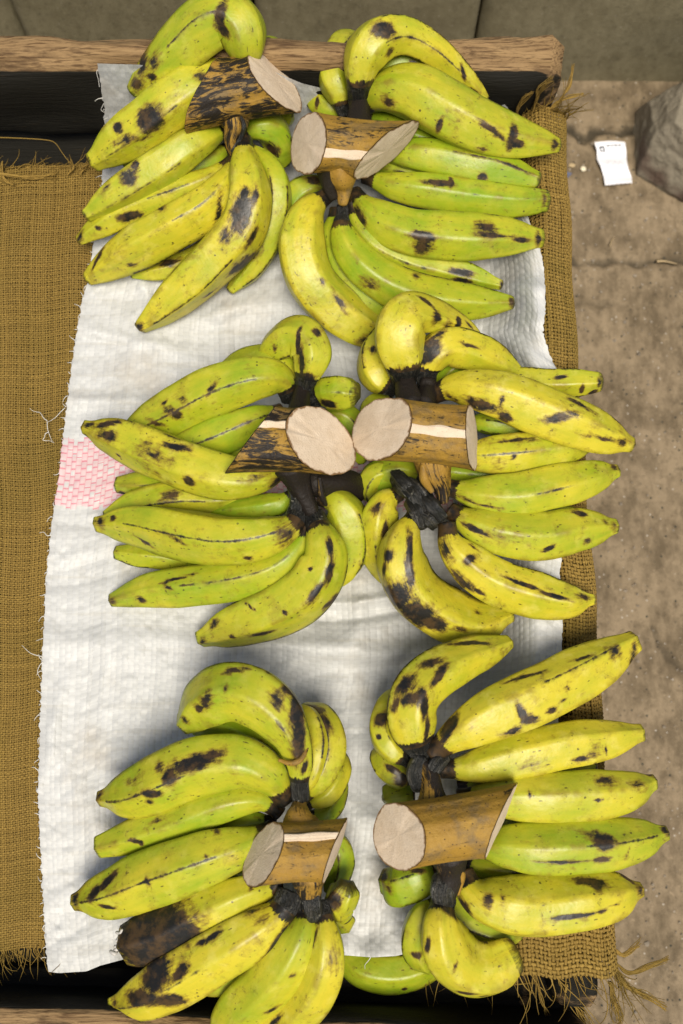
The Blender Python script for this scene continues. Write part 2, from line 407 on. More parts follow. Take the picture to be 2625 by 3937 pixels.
    if stains:
        nrm = unit((np.cos(ph)[None, :, None] * N[:, None, :] + np.sin(ph)[None, :, None] * B[:, None, :]).reshape(-1, 3))
        U, W_, _ = proj(Vf); fx, fy = (U - cr.ox) / cr.k, (W_ - cr.oy) / cr.k
        face = np.einsum('ij,ij->i', nrm, unit(CP - Vf))
        for st in stains:
            x, y, ra, rb = st[:4]; ang = math.radians(st[4] if len(st) > 4 else 0); stg = st[5] if len(st) > 5 else 1.0
            if math.hypot(x - a[-1, 0], y - a[-1, 1]) < .5 * r: stg *= .66
            d = np.hypot(fx - x, fy - y) + np.where(face > .05, 0, 1e5); i = int(np.argmin(d))
            c, nn = Vf[i], nrm[i]; pm = cr.m(c)
            A = RT * math.cos(ang) - UP * math.sin(ang); A = unit(A - nn * (A @ nn)); Bv = np.cross(nn, A)
            q = Vf - c
            # measured along the skin: what the surface falls away behind counts less
            dd = np.sqrt((q @ A / (ra * pm * 1.5)) ** 2 + (q @ Bv / (rb * pm * 1.5)) ** 2 + (q @ nn / (max(ra, rb) * pm * 1.9)) ** 2)
            stn = np.maximum(stn, stg * np.clip(1 - dd, 0, 1))
    nk = np.clip(1 - (sv - neck) / .055, 0, 1) if neck > 0 else np.zeros(n * m)
    at = dict(uvw=uvw, sv=sv, rdist=rdist, rdark=rd.ravel(), rid=np.tile(ri, n) + sd * .31, stain=stn, neck=nk,
              tint=np.full(n * m, tint), spot=np.full(n * m, spot))
    faces = grid_faces(n, m, True)
    cut = int(round(neck * (n - 5))) if neck > .05 else 0
    fb = faces[cut * m:]
    cap = [np.arange(m)[None, ::-1]] if cut == 0 else []
    def sub(fc):
        used = np.unique(np.concatenate([x.ravel() for x in fc])); mp = np.zeros(n * m, int); mp[used] = np.arange(len(used))
        return used, [mp[x] for x in fc]
    used, fc = sub([fb] + cap)
    o = mesh_obj('banana', Vf[used], fc, M_BAN, root, True, {k: v[used] for k, v in at.items()})
    if label: o['label'] = label
    if cut:
        # dried black stem: wrinkled, its own piece
        used, fc = sub([faces[:cut * m + 0], np.arange(m)[None, ::-1]])
        Vs = Vf.reshape(n, m, 3).copy()
        wr = 1 + .05 * np.sin(ph * 7 + sd)[None, :] + .04 * np.sin(ph * 13 + s[:, None] * 60)
        wr = np.where((s < neck - .012)[:, None], wr, 1.0)
        Vs = S[:, None, :] + (Vs - S[:, None, :]) * wr[..., None]
        mesh_obj('stem', Vs.reshape(-1, 3)[used], fc, M_STEM, o, True, {'uvw': uvw[used]})
    return o

def tube(root, name, cr, pts, mat, dark=.5, seed=0, n=28, m=20, wr=.06):
    """knobbly piece of the crown: pts (x, y, z, radius in traced pixels)"""
    a = np.array(pts, float); C3 = cr.w(a[:, 0], a[:, 1], a[:, 2])
    rm = a[:, 3] * np.array([cr.m(c) for c in C3])
    S, L = catmull(np.hstack([C3, rm[:, None]]), n); rr = np.maximum(S[:, 3], .002); S = S[:, :3]
    Tn, N, B = frames(S)
    for e, sg in ((0, -1), (-1, 1)):
        k = np.array([.5, .8, 1.0]); x = S[e] + sg * Tn[e] * (k[:, None] * rr[e] * .6); q = rr[e] * np.array([.85, .55, .03])
        if e == 0:
            S = np.vstack([x[::-1], S]); rr = np.concatenate([q[::-1], rr]); N = np.vstack([N[:1]] * 3 + [N]); B = np.vstack([B[:1]] * 3 + [B])
        else:
            S = np.vstack([S, x]); rr = np.concatenate([rr, q]); N = np.vstack([N] + [N[-1:]] * 3); B = np.vstack([B] + [B[-1:]] * 3)
    n = len(S); ph = np.linspace(0, 2 * np.pi, m, endpoint=False); s = np.linspace(0, 1, n)
    g = np.random.default_rng(seed + 500); k = g.uniform(0, 6.28, 4)
    w_ = 1 + wr * np.sin(3 * ph + k[0] + 4 * s[:, None]) + wr * .8 * np.sin(5 * ph + k[1] - 3 * s[:, None]) + wr * .6 * np.sin(9 * ph + k[2])[None, :]
    V = S[:, None, :] + (rr[:, None] * w_)[..., None] * (np.cos(ph)[None, :, None] * N[:, None, :] + np.sin(ph)[None, :, None] * B[:, None, :])
    uvw = np.stack([np.repeat(s * L, m), (np.sin(ph)[None, :] * rr[:, None]).ravel() * 2, np.full(n * m, seed + .5)], 1)
    return mesh_obj(name, V.reshape(-1, 3), grid_faces(n, m, True), mat, root, True, {'uvw': uvw, 'dark': np.full(n * m, dark)})

def stalk(root, cr, A, B, Rp, ca, cb, strip=None, dark=.45, seed=0, bulge=.04, waist=0.0, shaved=None):
    """piece of the bunch stalk between two knife cuts. A, B: (x, y, z) ends of its axis;
    ca, cb: how far each cut leans along the axis per radius, for the upper and the image-lower side"""
    a, b = cr.w(*A), cr.w(*B); ax = b - a; L = np.linalg.norm(ax); ax = ax / L
    c = unit(CP - (a + b) / 2); nu = unit(c - ax * (c @ ax)); ns = np.cross(ax, nu)
    if ns @ UP > 0: ns = -ns                       # ns points down the picture
    Rm = Rp * cr.m((a + b) / 2)
    m = 72; n = 40; ph = np.linspace(0, 2 * np.pi, m, endpoint=False); cu, si = np.cos(ph), np.sin(ph)
    t0 = Rm * (ca[0] * cu + ca[1] * si); t1 = L + Rm * (cb[0] * cu + cb[1] * si)
    g = np.random.default_rng(seed + 900); k = g.uniform(0, 6.28, 6)
    s = np.linspace(0, 1, n)
    lump = 1 + bulge * np.sin(2 * ph + k[0])[None, :] + bulge * .6 * np.sin(3 * ph[None, :] + k[1] + 2.5 * s[:, None]) + bulge * .35 * np.sin(7 * ph + k[2])[None, :] + .012 * np.sin(15 * ph + k[3])[None, :] - waist * np.sin(np.pi * s)[:, None]
    # a slight step at each end, where the knife lifted the bark
    lump *= 1 + .018 * (np.exp(-(s / .04) ** 2) + np.exp(-((1 - s) / .04) ** 2))[:, None]
    tt = t0[None, :] + (t1 - t0)[None, :] * s[:, None]
    rr = Rm * lump
    if strip is not None:                          # flat shaved strip: the bark is pared away there
        p0 = strip[0]; hw = strip[1]
        x = si; flatm = (np.abs(x - p0) < hw) & (cu > 0)
        lim = math.sqrt(1 - min(.99, abs(p0)) ** 2) * .965
        rr = np.where(flatm[None, :], np.minimum(rr, Rm * lim / np.maximum(.2, cu)[None, :]), rr)
    V = a + tt[..., None] * ax + (rr * cu)[..., None] * nu + (rr * si)[..., None] * ns
    uvw = np.stack([(tt).ravel(), (np.angle(np.exp(1j * ph))[None, :] * Rm * np.ones((n, 1))).ravel(), np.full(n * m, seed + .3)], 1)
    o = mesh_obj('stalk', V.reshape(-1, 3), grid_faces(n, m, True), M_BARK, root, True, {'uvw': uvw, 'dark': np.full(n * m, dark)})
    for e, sg in ((0, -1), (n - 1, 1)):
        ring = V[e]; cen = ring.mean(0); nrm = unit(np.cross(ring[m // 4] - cen, ring[0] - cen)); nrm = nrm * np.sign(nrm @ ax) * sg
        q = np.array([.02, .25, .5, .75, .92, 1.0]); rows = []
        for j, x in enumerate(q):
            rows.append(cen + (ring - cen) * x * .995 + nrm * (.0006 + .0014 * (1 - x ** 2)))
        W = np.vstack(rows); ang = np.tile(np.angle(np.exp(1j * ph)), len(q)); rad = np.repeat(q, m)
        f = grid_faces(len(q), m, True)
        mesh_obj('cut_face', W, [f, np.arange(m)[None, ::-1]], M_FLESH, o, True, {'uvw': np.stack([rad, np.abs(ang), np.full(len(rad), seed + e * .1)], 1)})
    if strip is not None:
        p0, hw = strip; lim = math.sqrt(1 - p0 ** 2) * .965
        xs = np.linspace(p0 - hw, p0 + hw, 9); ss = np.linspace(.0, 1, 20)
        ph_ = np.arcsin(np.clip(xs, -.95, .95))
        T0 = Rm * (ca[0] * np.cos(ph_) + ca[1] * xs); T1 = L + Rm * (cb[0] * np.cos(ph_) + cb[1] * xs)
        tt = T0 + (T1 - T0) * ss[:, None]
        wob = 1 + .12 * np.sin(ss * 9 + k[4])
        up = Rm * (lim + .02 + .012 * np.sin(xs * 60)[None, :]) * np.ones((20, 1)); up[:, [0, -1]] -= Rm * .06
        sd = Rm * (p0 + (xs - p0)[None, :] * wob[:, None])
        V = a + tt[..., None] * ax + up[..., None] * nu + sd[..., None] * ns
        uvw = np.stack([np.full(180, .45), (sd * 220).ravel(), np.full(180, seed + .7)], 1)
        mesh_obj('shaved_strip', V.reshape(-1, 3), grid_faces(20, 9), M_FLESH, o, True, {'uvw': uvw})
    return o
def hand(label, cr, x, y):
    q = cr.w(x, y, 0.5)
    return thing('plantain_hand', label, 'plantains', tuple(q), 'hands of plantains laid out on the white sack')

# ================================================================== A: upper left
cr = Crop(200, 0, 1100 / 1568)
h = hand('plantain hand with black-striped brown stalk, its top fruit lying over the far rail at left', cr, 900, 900)
banana(h, cr, [(1064, 330, 13.5), (1062, 255, 17), (1040, 150, 18.6), (950, 95, 18.6), (820, 150, 17.6), (690, 270, 16), (560, 385, 14.5), (445, 500, 13)], 146, .42,
       rid=[-55, 22, 80, 150, -130], neck=.10, n0=.40, dark=[(1, .3, .9, .3), (2, .25, .75, .6)],
       prof=[(0, .40), (.06, .44), (.12, .62), (.2, .85), (.32, .98), (.5, 1), (.68, .9), (.84, .66), (.94, .42), (1, .26)],
       stains=[(910, 80, 30, 70, 20), (935, 170, 45, 30, 60), (560, 330, 40, 60, 30, .62), (500, 340, 40, 90, 20, .75), (545, 420, 25, 25), (460, 470, 50, 45, 40)])
banana(h, cr, [(1110, 290, 11.5), (1180, 262, 12), (1225, 300, 11), (1245, 400, 8), (1240, 520, 5)], 84, .55, stains=[(1185, 225, 30, 22)], neck=.12, spot=.3)
banana(h, cr, [(1120, 560, 8), (1220, 545, 7.5), (1275, 600, 6), (1270, 700, 4.5)], 66, .2, spot=.2)
banana(h, cr, [(1050, 740, 9), (1140, 705, 9.2), (1220, 740, 8), (1245, 830, 6), (1210, 930, 4.5)], 88, .22, stains=[(1205, 820, 42, 36)], spot=.1)
banana(h, cr, [(980, 365, 12.2), (860, 425, 13.6), (710, 525, 13.2), (560, 640, 11.6), (400, 765, 9.6), (232, 880, 7.6)], 132, .60, rid=[-70, -12, 58, 140, -140], tip=.42, flat=.95,
       stains=[(540, 660, 85, 70, -55), (365, 705, 30, 32, -50), (400, 770, 70, 30, -20, .6), (820, 420, 60, 35, 20, .55), (500, 760, 60, 18, -30, .5)], dark=[(2, .35, .98, .55), (1, .3, .6, .3)], spot=.3)
banana(h, cr, [(960, 700, 10), (800, 780, 11), (620, 905, 10), (420, 1030, 8.4), (192, 1175, 6.4)], 106, .50, rid=[-75, -22, 45, 130, -145], tip=.35, flat=1.0,
       stains=[(420, 975, 55, 50, -40, .78), (455, 900, 30, 18, -40), (300, 1020, 50, 16, -40, .5)], dark=[(2, .3, .98, .5)], spot=.25)
banana(h, cr, [(985, 880, 8.6), (860, 980, 8.6), (690, 1050, 8), (480, 1125, 6.6), (300, 1215, 5.2), (152, 1318, 3.8)], 84, .72, stains=[(430, 1190, 70, 26, -15), (250, 1250, 16, 15), (148, 1300, 26, 40, 30)], spot=.35)
banana(h, cr, [(1000, 860, 9.8), (965, 990, 10.2), (865, 1125, 9.6), (700, 1230, 8.4), (490, 1345, 6.4), (330, 1440, 4.4), (200, 1525, 3)], 122, .80, rid=[-80, 14, 70, 140, -140], n0=.3,
       stains=[(920, 1170, 18, 130, 22, .7), (250, 1420, 80, 16, -45, .8), (600, 1150, 40, 30, 0, .5), (420, 1450, 40, 18, 30, .6)], dark=[(1, .42, .82, .7), (2, .05, .5, .55)], spot=.4)
banana(h, cr, [(1010, 1180, 4.2), (840, 1380, 3.2), (640, 1470, 2.8), (440, 1508, 2.4)], 66, .6, stains=[(640, 1440, 60, 28, -10)], spot=.3)
banana(h, cr, [(1060, 800, 9.6), (1165, 890, 9.8), (1225, 1030, 9.4), (1205, 1240, 7.4), (1110, 1440, 4.6), (980, 1590, 3)], 88, .45, spot=.2, stains=[(1120, 1330, 40, 90, 15, .8)])
banana(h, cr, [(1045, 770, 11.4), (1060, 900, 12.2), (1085, 1080, 11.8), (1040, 1260, 10.2), (890, 1440, 7.6), (700, 1610, 5), (484, 1785, 2.6)], 130, .78, rid=[-95, -30, 42, 130, -160], n0=.36,
       stains=[(1040, 1180, 58, 110, 15), (1060, 1060, 30, 45, 10, .8), (960, 1290, 40, 50, 30, .75), (1120, 1080, 14, 55, 5, .9), (1050, 1440, 100, 55, -50), (1090, 1300, 24, 80, 35, .8), (870, 1610, 60, 16, -35, .7), (480, 1790, 30, 34)],
       dark=[(2, .45, .98, .8), (1, .2, .5, .2)], spot=.4)
banana(h, cr, [(980, 620, 8), (800, 660, 8.6), (600, 780, 8), (400, 900, 6.4)], 80, .3, spot=.1)
banana(h, cr, [(980, 800, 7), (820, 900, 7), (620, 990, 6), (420, 1090, 5)], 78, .3, spot=.1)
stalk(h, cr, (835, 530, 15), (1222, 452, 15), 163, (-.42, -.78), (-.60, .56), dark=.50, seed=1, bulge=.05, waist=.05)
tube(h, 'crown', cr, [(985, 600, 13.5, 100), (1000, 700, 12.8, 66), (985, 770, 12, 40), (1000, 840, 11, 28)], M_BARK, .5, 1)
tube(h, 'crown', cr, [(1060, 420, 14, 70), (1062, 330, 14.6, 62), (1062, 270, 15, 52)], M_BARK, .75, 2)
tube(h, 'dried_flap', cr, [(1035, 640, 14.6, 10), (1052, 690, 14.4, 13), (1035, 750, 13.2, 12), (985, 830, 12.2, 8)], M_STEM, .9, 3, m=8)

# ================================================================== B: upper right
cr = Crop(1000, 40, 1250 / 1568)
h = hand('green plantain hand with two-ended cut stalk and pale strip, nearest the far right corner', cr, 600, 900)
banana(h, cr, [(476, 470, 11.5), (474, 370, 14.8), (490, 240, 17), (560, 145, 17.8), (690, 122, 17.2), (830, 190, 15.6), (960, 305, 13.2), (1082, 428, 11)], 98, .72, neck=.14, n0=.44,
       prof=[(0, .46), (.1, .46), (.17, .64), (.27, .95), (.36, 1.02), (.5, .84), (.66, .74), (.85, .55), (.95, .38), (1, .24)],
       stains=[(588, 95, 62, 40, 5), (625, 200, 28, 22, -30, .8), (985, 300, 12, 40, -20, .9), (1020, 390, 45, 14, 40)], rid=[-60, 0, 60, 140, -140], spot=.2)
banana(h, cr, [(530, 460, 10), (575, 340, 12.4), (680, 255, 13.6), (830, 290, 12.6), (970, 385, 10.6), (1080, 450, 9)], 74, .18, spot=.05, stains=[(745, 255, 26, 16, 30, .7)])
banana(h, cr, [(412, 510, 9.6), (380, 400, 11.2), (352, 300, 12), (400, 195, 11.6), (520, 150, 9.5)], 76, .48, spot=.45, neck=.1)
banana(h, cr, [(420, 500, 8), (345, 480, 8), (288, 430, 7.6), (330, 360, 6.4), (450, 320, 5)], 62, .38, stains=[(277, 442, 12, 30, 10)], spot=.3)
banana(h, cr, [(520, 500, 9), (620, 540, 9.6), (760, 600, 9.6), (920, 650, 9), (1060, 690, 8.4)], 66, .05, spot=.05)
banana(h, cr, [(500, 462, 11), (600, 395, 13.6), (735, 392, 14.6), (880, 462, 14.2), (1030, 552, 13.2), (1200, 610, 12), (1432, 655, 11)], 134, .55, rid=[-85, -18, 44, 120, -150],
       prof=[(0, .34), (.06, .45), (.12, .66), (.2, .86), (.32, .98), (.5, 1), (.68, .88), (.82, .72), (.92, .5), (1, .26)],
       stains=[(1222, 600, 22, 62, 10), (1235, 645, 45, 20, 15), (866, 560, 15, 42, 15), (1110, 580, 90, 12, 32), (620, 440, 45, 30, 20, .6), (1080, 665, 30, 16, 20, .6), (1425, 650, 26, 30)], dark=[(1, .55, .85, .5), (3, .4, .9, .3)], spot=.22, flat=.8)
banana(h, cr, [(560, 690, 9), (730, 692, 10), (950, 728, 10), (1150, 772, 9.6), (1330, 822, 9.2)], 88, .15, tip=.48, stains=[(1078, 797, 24, 22), (1230, 760, 110, 9, 14, .75)], rid=[-70, -28, 40, 130, -140], spot=.1, flat=.8)
banana(h, cr, [(500, 800, 9), (660, 848, 9.6), (860, 880, 9.6), (1060, 908, 9), (1220, 920, 8.8), (1368, 918, 8.4)], 84, .28, tip=.62, rid=[-62, -10, 58, 130, -140], stains=[(860, 828, 85, 18, 6), (920, 830, 14, 34), (1372, 915, 16, 50, 0, .8)], spot=.1, flat=.8)
banana(h, cr, [(450, 885, 9), (540, 985, 9.6), (700, 1060, 9.6), (900, 1085, 9), (1120, 1092, 8.6), (1348, 1100, 8)], 110, .34, tip=.4, rid=[-70, 4, 60, 140, -130],
       stains=[(480, 990, 65, 32, 50, .85), (790, 1080, 75, 22, 5), (785, 1140, 50, 40, 0, .8), (1090, 1050, 65, 40, 5, .66), (1120, 1092, 110, 8, 3, .8), (1260, 1100, 45, 14, 8), (1345, 1100, 18, 42), (745, 1080, 14, 26, 10)], dark=[(1, .5, .97, .45), (2, .4, .9, .3)], spot=.15, flat=.8)
banana(h, cr, [(440, 930, 9.2), (480, 1040, 8.8), (570, 1140, 8), (730, 1210, 6.8), (900, 1252, 6.2), (1158, 1322, 6)], 74, .30, stains=[(975, 1265, 65, 18, 10), (980, 1303, 45, 20, 5), (1165, 1325, 12, 26)], tip=.34, spot=.12)
banana(h, cr, [(396, 940, 9.8), (402, 1090, 9), (500, 1235, 8), (660, 1335, 6.8), (850, 1388, 6.2), (1040, 1410, 6), (1210, 1410, 6.2)], 100, .32, rid=[-78, -5, 62, 140, -130], n0=.24, neck=.08,
       stains=[(520, 1320, 50, 35, 20, .55), (750, 1280, 22, 18, 20, .7), (1212, 1405, 16, 34)], dark=[(1, .42, .98, .75)], spot=.12, flat=.8)
banana(h, cr, [(330, 885, 10.2), (235, 975, 10.6), (200, 1120, 10.2), (240, 1285, 8.6), (345, 1415, 6.6), (490, 1525, 4.6), (660, 1570, 3)], 116, .74, rid=[-92, -34, 40, 130, -160], n0=.3,
       stains=[(380, 1405, 75, 12, 50, .8), (300, 1310, 26, 10, 60, .6), (520, 1590, 60, 30, 20, .7), (640, 1590, 60, 40, 10)], dark=[(1, .55, .8, .3)], spot=.12)
banana(h, cr, [(340, 850, 7.4), (240, 850, 7.6), (170, 910, 6.6), (150, 1040, 4.2), (180, 1180, 3)], 74, .18, stains=[(265, 815, 40, 22, 0, .9)], spot=.2)
banana(h, cr, [(500, 740, 7), (720, 780, 7.4), (950, 820, 7.4), (1180, 850, 7.6)], 76, .2, spot=.1)
banana(h, cr, [(420, 960, 7.6), (540, 1110, 7), (700, 1180, 6.4), (880, 1220, 6)], 70, .15, spot=.1)
banana(h, cr, [(370, 960, 7.4), (360, 1120, 6.6), (430, 1280, 5.4), (580, 1400, 4.4), (760, 1450, 3.6)], 96, .2, spot=.1)
stalk(h, cr, (232, 645, 15), (608, 672, 15), 145, (.66, -.10), (-.52, -.88), strip=(.22, .16), dark=.40, seed=2, bulge=.04, waist=.10)
tube(h, 'crown', cr, [(380, 720, 13.6, 100), (395, 800, 12.8, 78), (405, 865, 11.6, 40), (400, 930, 10.8, 24)], M_BARK, .2, 11)
tube(h, 'crown', cr, [(345, 770, 13, 80), (335, 850, 12, 36), (355, 900, 11, 26)], M_BARK, .62, 12)
tube(h, 'crown', cr, [(470, 600, 13.6, 70), (476, 500, 13.4, 52), (476, 440, 13.2, 44)], M_BARK, .7, 13)

# ================================================================== C: middle left
cr = Crop(200, 1200, 1250 / 1568)
h = hand('green plantain hand with black-barked stalk, beside the pink stripe of the sack', cr, 900, 900)
banana(h, cr, [(1205, 400, 11.5), (1232, 310, 13.4), (1258, 195, 14.6), (1195, 128, 14.4), (1100, 160, 13), (1000, 245, 10.8)], 104, .55, rid=[-70, 12, 70, 150, -140], neck=.17, n0=.36,
       prof=[(0, .36), (.13, .42), (.22, .7), (.34, .95), (.5, 1), (.68, .9), (.84, .7), (.95, .42), (1, .25)],
       stains=[(1190, 130, 14, 80, 10), (1275, 100, 26, 22), (1205, 250, 18, 90, 8), (1230, 320, 36, 28), (1075, 180, 14, 26, 0, .7)], spot=.3, dark=[(1, .2, .8, .6)])
banana(h, cr, [(1170, 390, 9.4), (1150, 285, 11.2), (1075, 235, 11.6), (950, 240, 10.6), (800, 300, 9)], 76, .35, spot=.15)
banana(h, cr, [(1150, 415, 10), (1105, 330, 12), (990, 312, 13.2), (820, 362, 12.2), (640, 455, 10), (490, 530, 8.4), (350, 590, 7)], 118, .36, rid=[-66, 0, 64, 140, -140], neck=.06,
       stains=[(600, 505, 28, 26, 0), (770, 365, 45, 16, -50, .7), (560, 470, 40, 20, -30, .6), (540, 430, 28, 14, -30, .6), (510, 545, 50, 16, 20, .7), (620, 420, 40, 30, 0, .45)], dark=[(2, .2, .9, .75), (1, .7, .95, .4)], spot=.15)
banana(h, cr, [(1110, 475, 9.4), (970, 530, 10), (800, 605, 9), (640, 665, 7.4), (490, 700, 6.4)], 92, .12, rid=[-60, 2, 50, 140, -140], dark=[(2, .05, .95, .85)], spot=.08)
banana(h, cr, [(1125, 735, 10.4), (1035, 790, 11.6), (880, 802, 12.1), (700, 762, 11.6), (500, 685, 10.5), (320, 612, 9.5), (165, 552, 8.5)], 116, .62, rid=[-84, -26, 48, 130, -150], tip=.3,
       stains=[(662, 810, 30, 32), (270, 590, 65, 28, 15, .85), (180, 545, 50, 22, 5), (270, 540, 95, 16, 8), (600, 640, 90, 18, 22, .85), (480, 690, 110, 45, 22, .5), (980, 800, 80, 22, -15, .5), (1080, 830, 45, 40, -40, .7), (320, 690, 16, 12, 0, .8), (165, 598, 18, 18)], dark=[(0, .2, .8, .4), (3, .35, .9, .5)], spot=.35)
banana(h, cr, [(900, 860, 5.4), (700, 845, 4.8), (500, 832, 4.2), (322, 832, 3.2)], 70, .3, tip=.55, stains=[(345, 880, 40, 14)], spot=.15)
banana(h, cr, [(1010, 880, 6.6), (810, 895, 6), (610, 895, 5.4), (430, 925, 4.6), (262, 980, 3.6)], 80, .45, stains=[(570, 890, 60, 40, -20, .6)], spot=.25)
banana(h, cr, [(1165, 870, 8), (1090, 925, 7.4), (960, 950, 6.6), (760, 975, 5)], 66, .08, spot=.05)
banana(h, cr, [(1185, 950, 10), (1150, 1030, 10.6), (1020, 1090, 10.6), (850, 1108, 9.6), (640, 1075, 8), (430, 1028, 6), (225, 1018, 4.4)], 122, .52, rid=[-80, -10, 36, 130, -150], neck=.06, tip=.34,
       stains=[(1130, 1070, 60, 60, -50, .62), (455, 1108, 60, 10, 15, .9), (600, 1090, 60, 14, 25, .7), (230, 1010, 40, 34, 0, .9), (290, 992, 20, 16), (940, 1190, 30, 16, 0, .6)], dark=[(2, .12, .85, .95), (1, .6, .9, .3)], spot=.25)
banana(h, cr, [(720, 1205, 3), (500, 1182, 2.8), (315, 1160, 2.3)], 56, .4, tip=.6, spot=.25)
banana(h, cr, [(1228, 1010, 9.4), (1200, 1125, 9.4), (1085, 1232, 8.4), (880, 1292, 7), (660, 1320, 5.4), (470, 1345, 4), (292, 1388, 2.8)], 98, .34, rid=[-66, 2, 62, 140, -140], stains=[(435, 1385, 26, 20, 0, .9), (560, 1330, 30, 10, 20, .7), (600, 1290, 110, 8, -8, .9), (290, 1395, 22, 30, 0, .8), (530, 1250, 40, 16, -20, .5)], dark=[(1, .5, .98, .4), (2, .1, .7, .6)], spot=.15)
banana(h, cr, [(1290, 895, 8.4), (1375, 920, 8.8), (1425, 1020, 7.6), (1425, 1170, 5.6), (1350, 1320, 3.8)], 102, .5, spot=.1)
banana(h, cr, [(1262, 985, 10), (1300, 1080, 11), (1328, 1180, 10.6), (1262, 1318, 9), (1110, 1430, 7), (910, 1505, 5), (722, 1570, 3.2)], 126, .50, rid=[-92, -24, 50, 130, -160], neck=.07, n0=.4, tip=.36,
       stains=[(1345, 1140, 18, 55, -5), (1330, 1250, 22, 70, 20), (1270, 1370, 20, 70, 35), (1245, 1235, 10, 12, 0), (1130, 1455, 12, 12), (950, 1410, 40, 6, 35, .9), (1340, 1400, 60, 26, -40, .8), (1010, 1550, 60, 18, -20), (780, 1500, 40, 20, -40, .7), (730, 1590, 26, 26), (770, 1560, 26, 16, 60, .5), (870, 1570, 14, 14)], dark=[(1, .2, .98, .95)], spot=.15)
banana(h, cr, [(1235, 425, 9.4), (1310, 395, 10.4), (1390, 388, 11.2), (1452, 392, 11.6)], 82, .35, tip=.7, neck=.28, n0=.6, prof=[(0, .55), (.25, .62), (.45, .92), (.7, 1), (.88, .92), (1, .76)], stains=[(1330, 440, 40, 26)], spot=.15)
banana(h, cr, [(1300, 500, 7), (1400, 500, 7), (1462, 580, 5.6), (1490, 720, 3.2)], 72, .15, spot=.1)
banana(h, cr, [(1140, 560, 7), (960, 640, 7.4), (760, 700, 6.6), (560, 720, 5.4)], 84, .2, spot=.1)
banana(h, cr, [(1200, 1020, 7), (1080, 1160, 7), (880, 1220, 6), (660, 1230, 4.6)], 76, .2, spot=.1)
stalk(h, cr, (962, 612, 16), (1300, 622, 16), 166, (.04, -.74), (-.92, .42), strip=(-.42, .11), dark=.50, seed=3, bulge=.04, waist=.05)
tube(h, 'crown', cr, [(1160, 740, 14, 90), (1185, 820, 12.6, 62), (1215, 890, 11.6, 50), (1250, 960, 10.8, 40)], M_BARK, .86, 21)
tube(h, 'crown', cr, [(1180, 830, 12, 55), (1190, 900, 11.2, 44), (1180, 950, 10.7, 36)], M_STEM, .9, 22)
tube(h, 'crown', cr, [(1190, 520, 14, 70), (1195, 440, 13, 50), (1205, 370, 12.4, 36)], M_BARK, .85, 23)
tube(h, 'crown', cr, [(1250, 815, 11, 70), (1380, 830, 8, 85), (1470, 850, 5, 70)], M_BARK, .72, 24)
tube(h, 'dried_flap', cr, [(1290, 800, 13, 10), (1300, 880, 11.6, 16), (1320, 930, 10.4, 10)], M_BARK, .6, 25, m=8)

# ================================================================== D: middle right
cr = Crop(1300, 1100, 1200 / 1568)
h = hand('yellow plantain hand with shrivelled black blossoms below its stalk, halfway along the right edge', cr, 600, 900)
banana(h, cr, [(332, 500, 11), (325, 400, 14), (300, 250, 16), (345, 150, 16.4), (470, 150, 14.8), (590, 188, 13), (698, 248, 11.6)], 126, .86, rid=[-75, 18, 70, 150, -140], neck=.17, n0=.36,
       prof=[(0, .42), (.10, .48), (.18, .78), (.27, .98), (.42, 1), (.55, .84), (.7, .66), (.85, .48), (.95, .34), (1, .2)],
       stains=[(440, 78, 55, 16, 15), (505, 165, 34, 40, 40, .8), (605, 175, 18, 40, 30), (660, 200, 40, 12, 35), (320, 440, 60, 45), (545, 200, 40, 30, 30, .6)], dark=[(1, .2, .7, .4)], spot=.2)
banana(h, cr, [(448, 515, 11.6), (442, 405, 13.2), (505, 312, 14.2), (615, 308, 13.2), (755, 368, 11.6), (900, 432, 10)], 98, .78, rid=[-66, 6, 62, 150, -140], neck=.14, n0=.42, stains=[(470, 290, 55, 48, -60), (455, 350, 60, 26, -30), (660, 300, 60, 10, 15, .85), (500, 250, 50, 20, -40, .8)], dark=[(1, .4, .98, .8)], spot=.2)
banana(h, cr, [(500, 520, 10), (560, 425, 10.8), (680, 372, 10.8), (820, 410, 10)], 64, .25, spot=.1)
banana(h, cr, [(290, 530, 9.6), (210, 475, 10.4), (182, 385, 10.4), (222, 290, 9.6), (320, 220, 8)], 82, .72, neck=.12, stains=[(180, 320, 26, 26, 0, .7)], spot=.25)
banana(h, cr, [(270, 560, 7), (190, 590, 7), (160, 650, 6), (170, 740, 4)], 56, .4, spot=.3)
banana(h, cr, [(700, 480, 8), (900, 482, 9), (1100, 490, 10), (1305, 480, 10.6)], 74, .66, tip=.66, stains=[(1125, 450, 36, 10, -8), (1222, 520, 13, 30), (1280, 530, 32, 16, -50), (1318, 490, 14, 40)], spot=.2)
banana(h, cr, [(640, 680, 9), (800, 695, 9.6), (1000, 742, 9.2)], 62, .1, spot=.1)
banana(h, cr, [(480, 545, 12), (590, 510, 13.6), (780, 538, 14.2), (980, 608, 13.6), (1180, 688, 12.6), (1340, 752, 11.6), (1465, 798, 10.6)], 124, .92, rid=[-74, -22, 56, 130, -140], tip=.32,
       stains=[(720, 600, 100, 30, 8, .92), (835, 650, 40, 24, 25, .9), (1110, 670, 100, 26, -12, .8), (1220, 590, 90, 18, 25, .7), (560, 550, 70, 22, 10, .5), (820, 570, 14, 36, 20, .7), (1330, 775, 140, 12, 14, .7), (1430, 790, 50, 24, 10, .8)], dark=[(1, .78, .98, .6), (2, .55, .98, .4)], spot=.3, flat=.8)
banana(h, cr, [(560, 850, 10), (720, 852, 11), (900, 838, 11), (1080, 816, 10.6), (1255, 800, 9.6)], 98, .66, stains=[(900, 775, 130, 14, -6, .75), (880, 850, 16, 24, 20, .7)], rid=[-60, 0, 60, 140, -130], spot=.3)
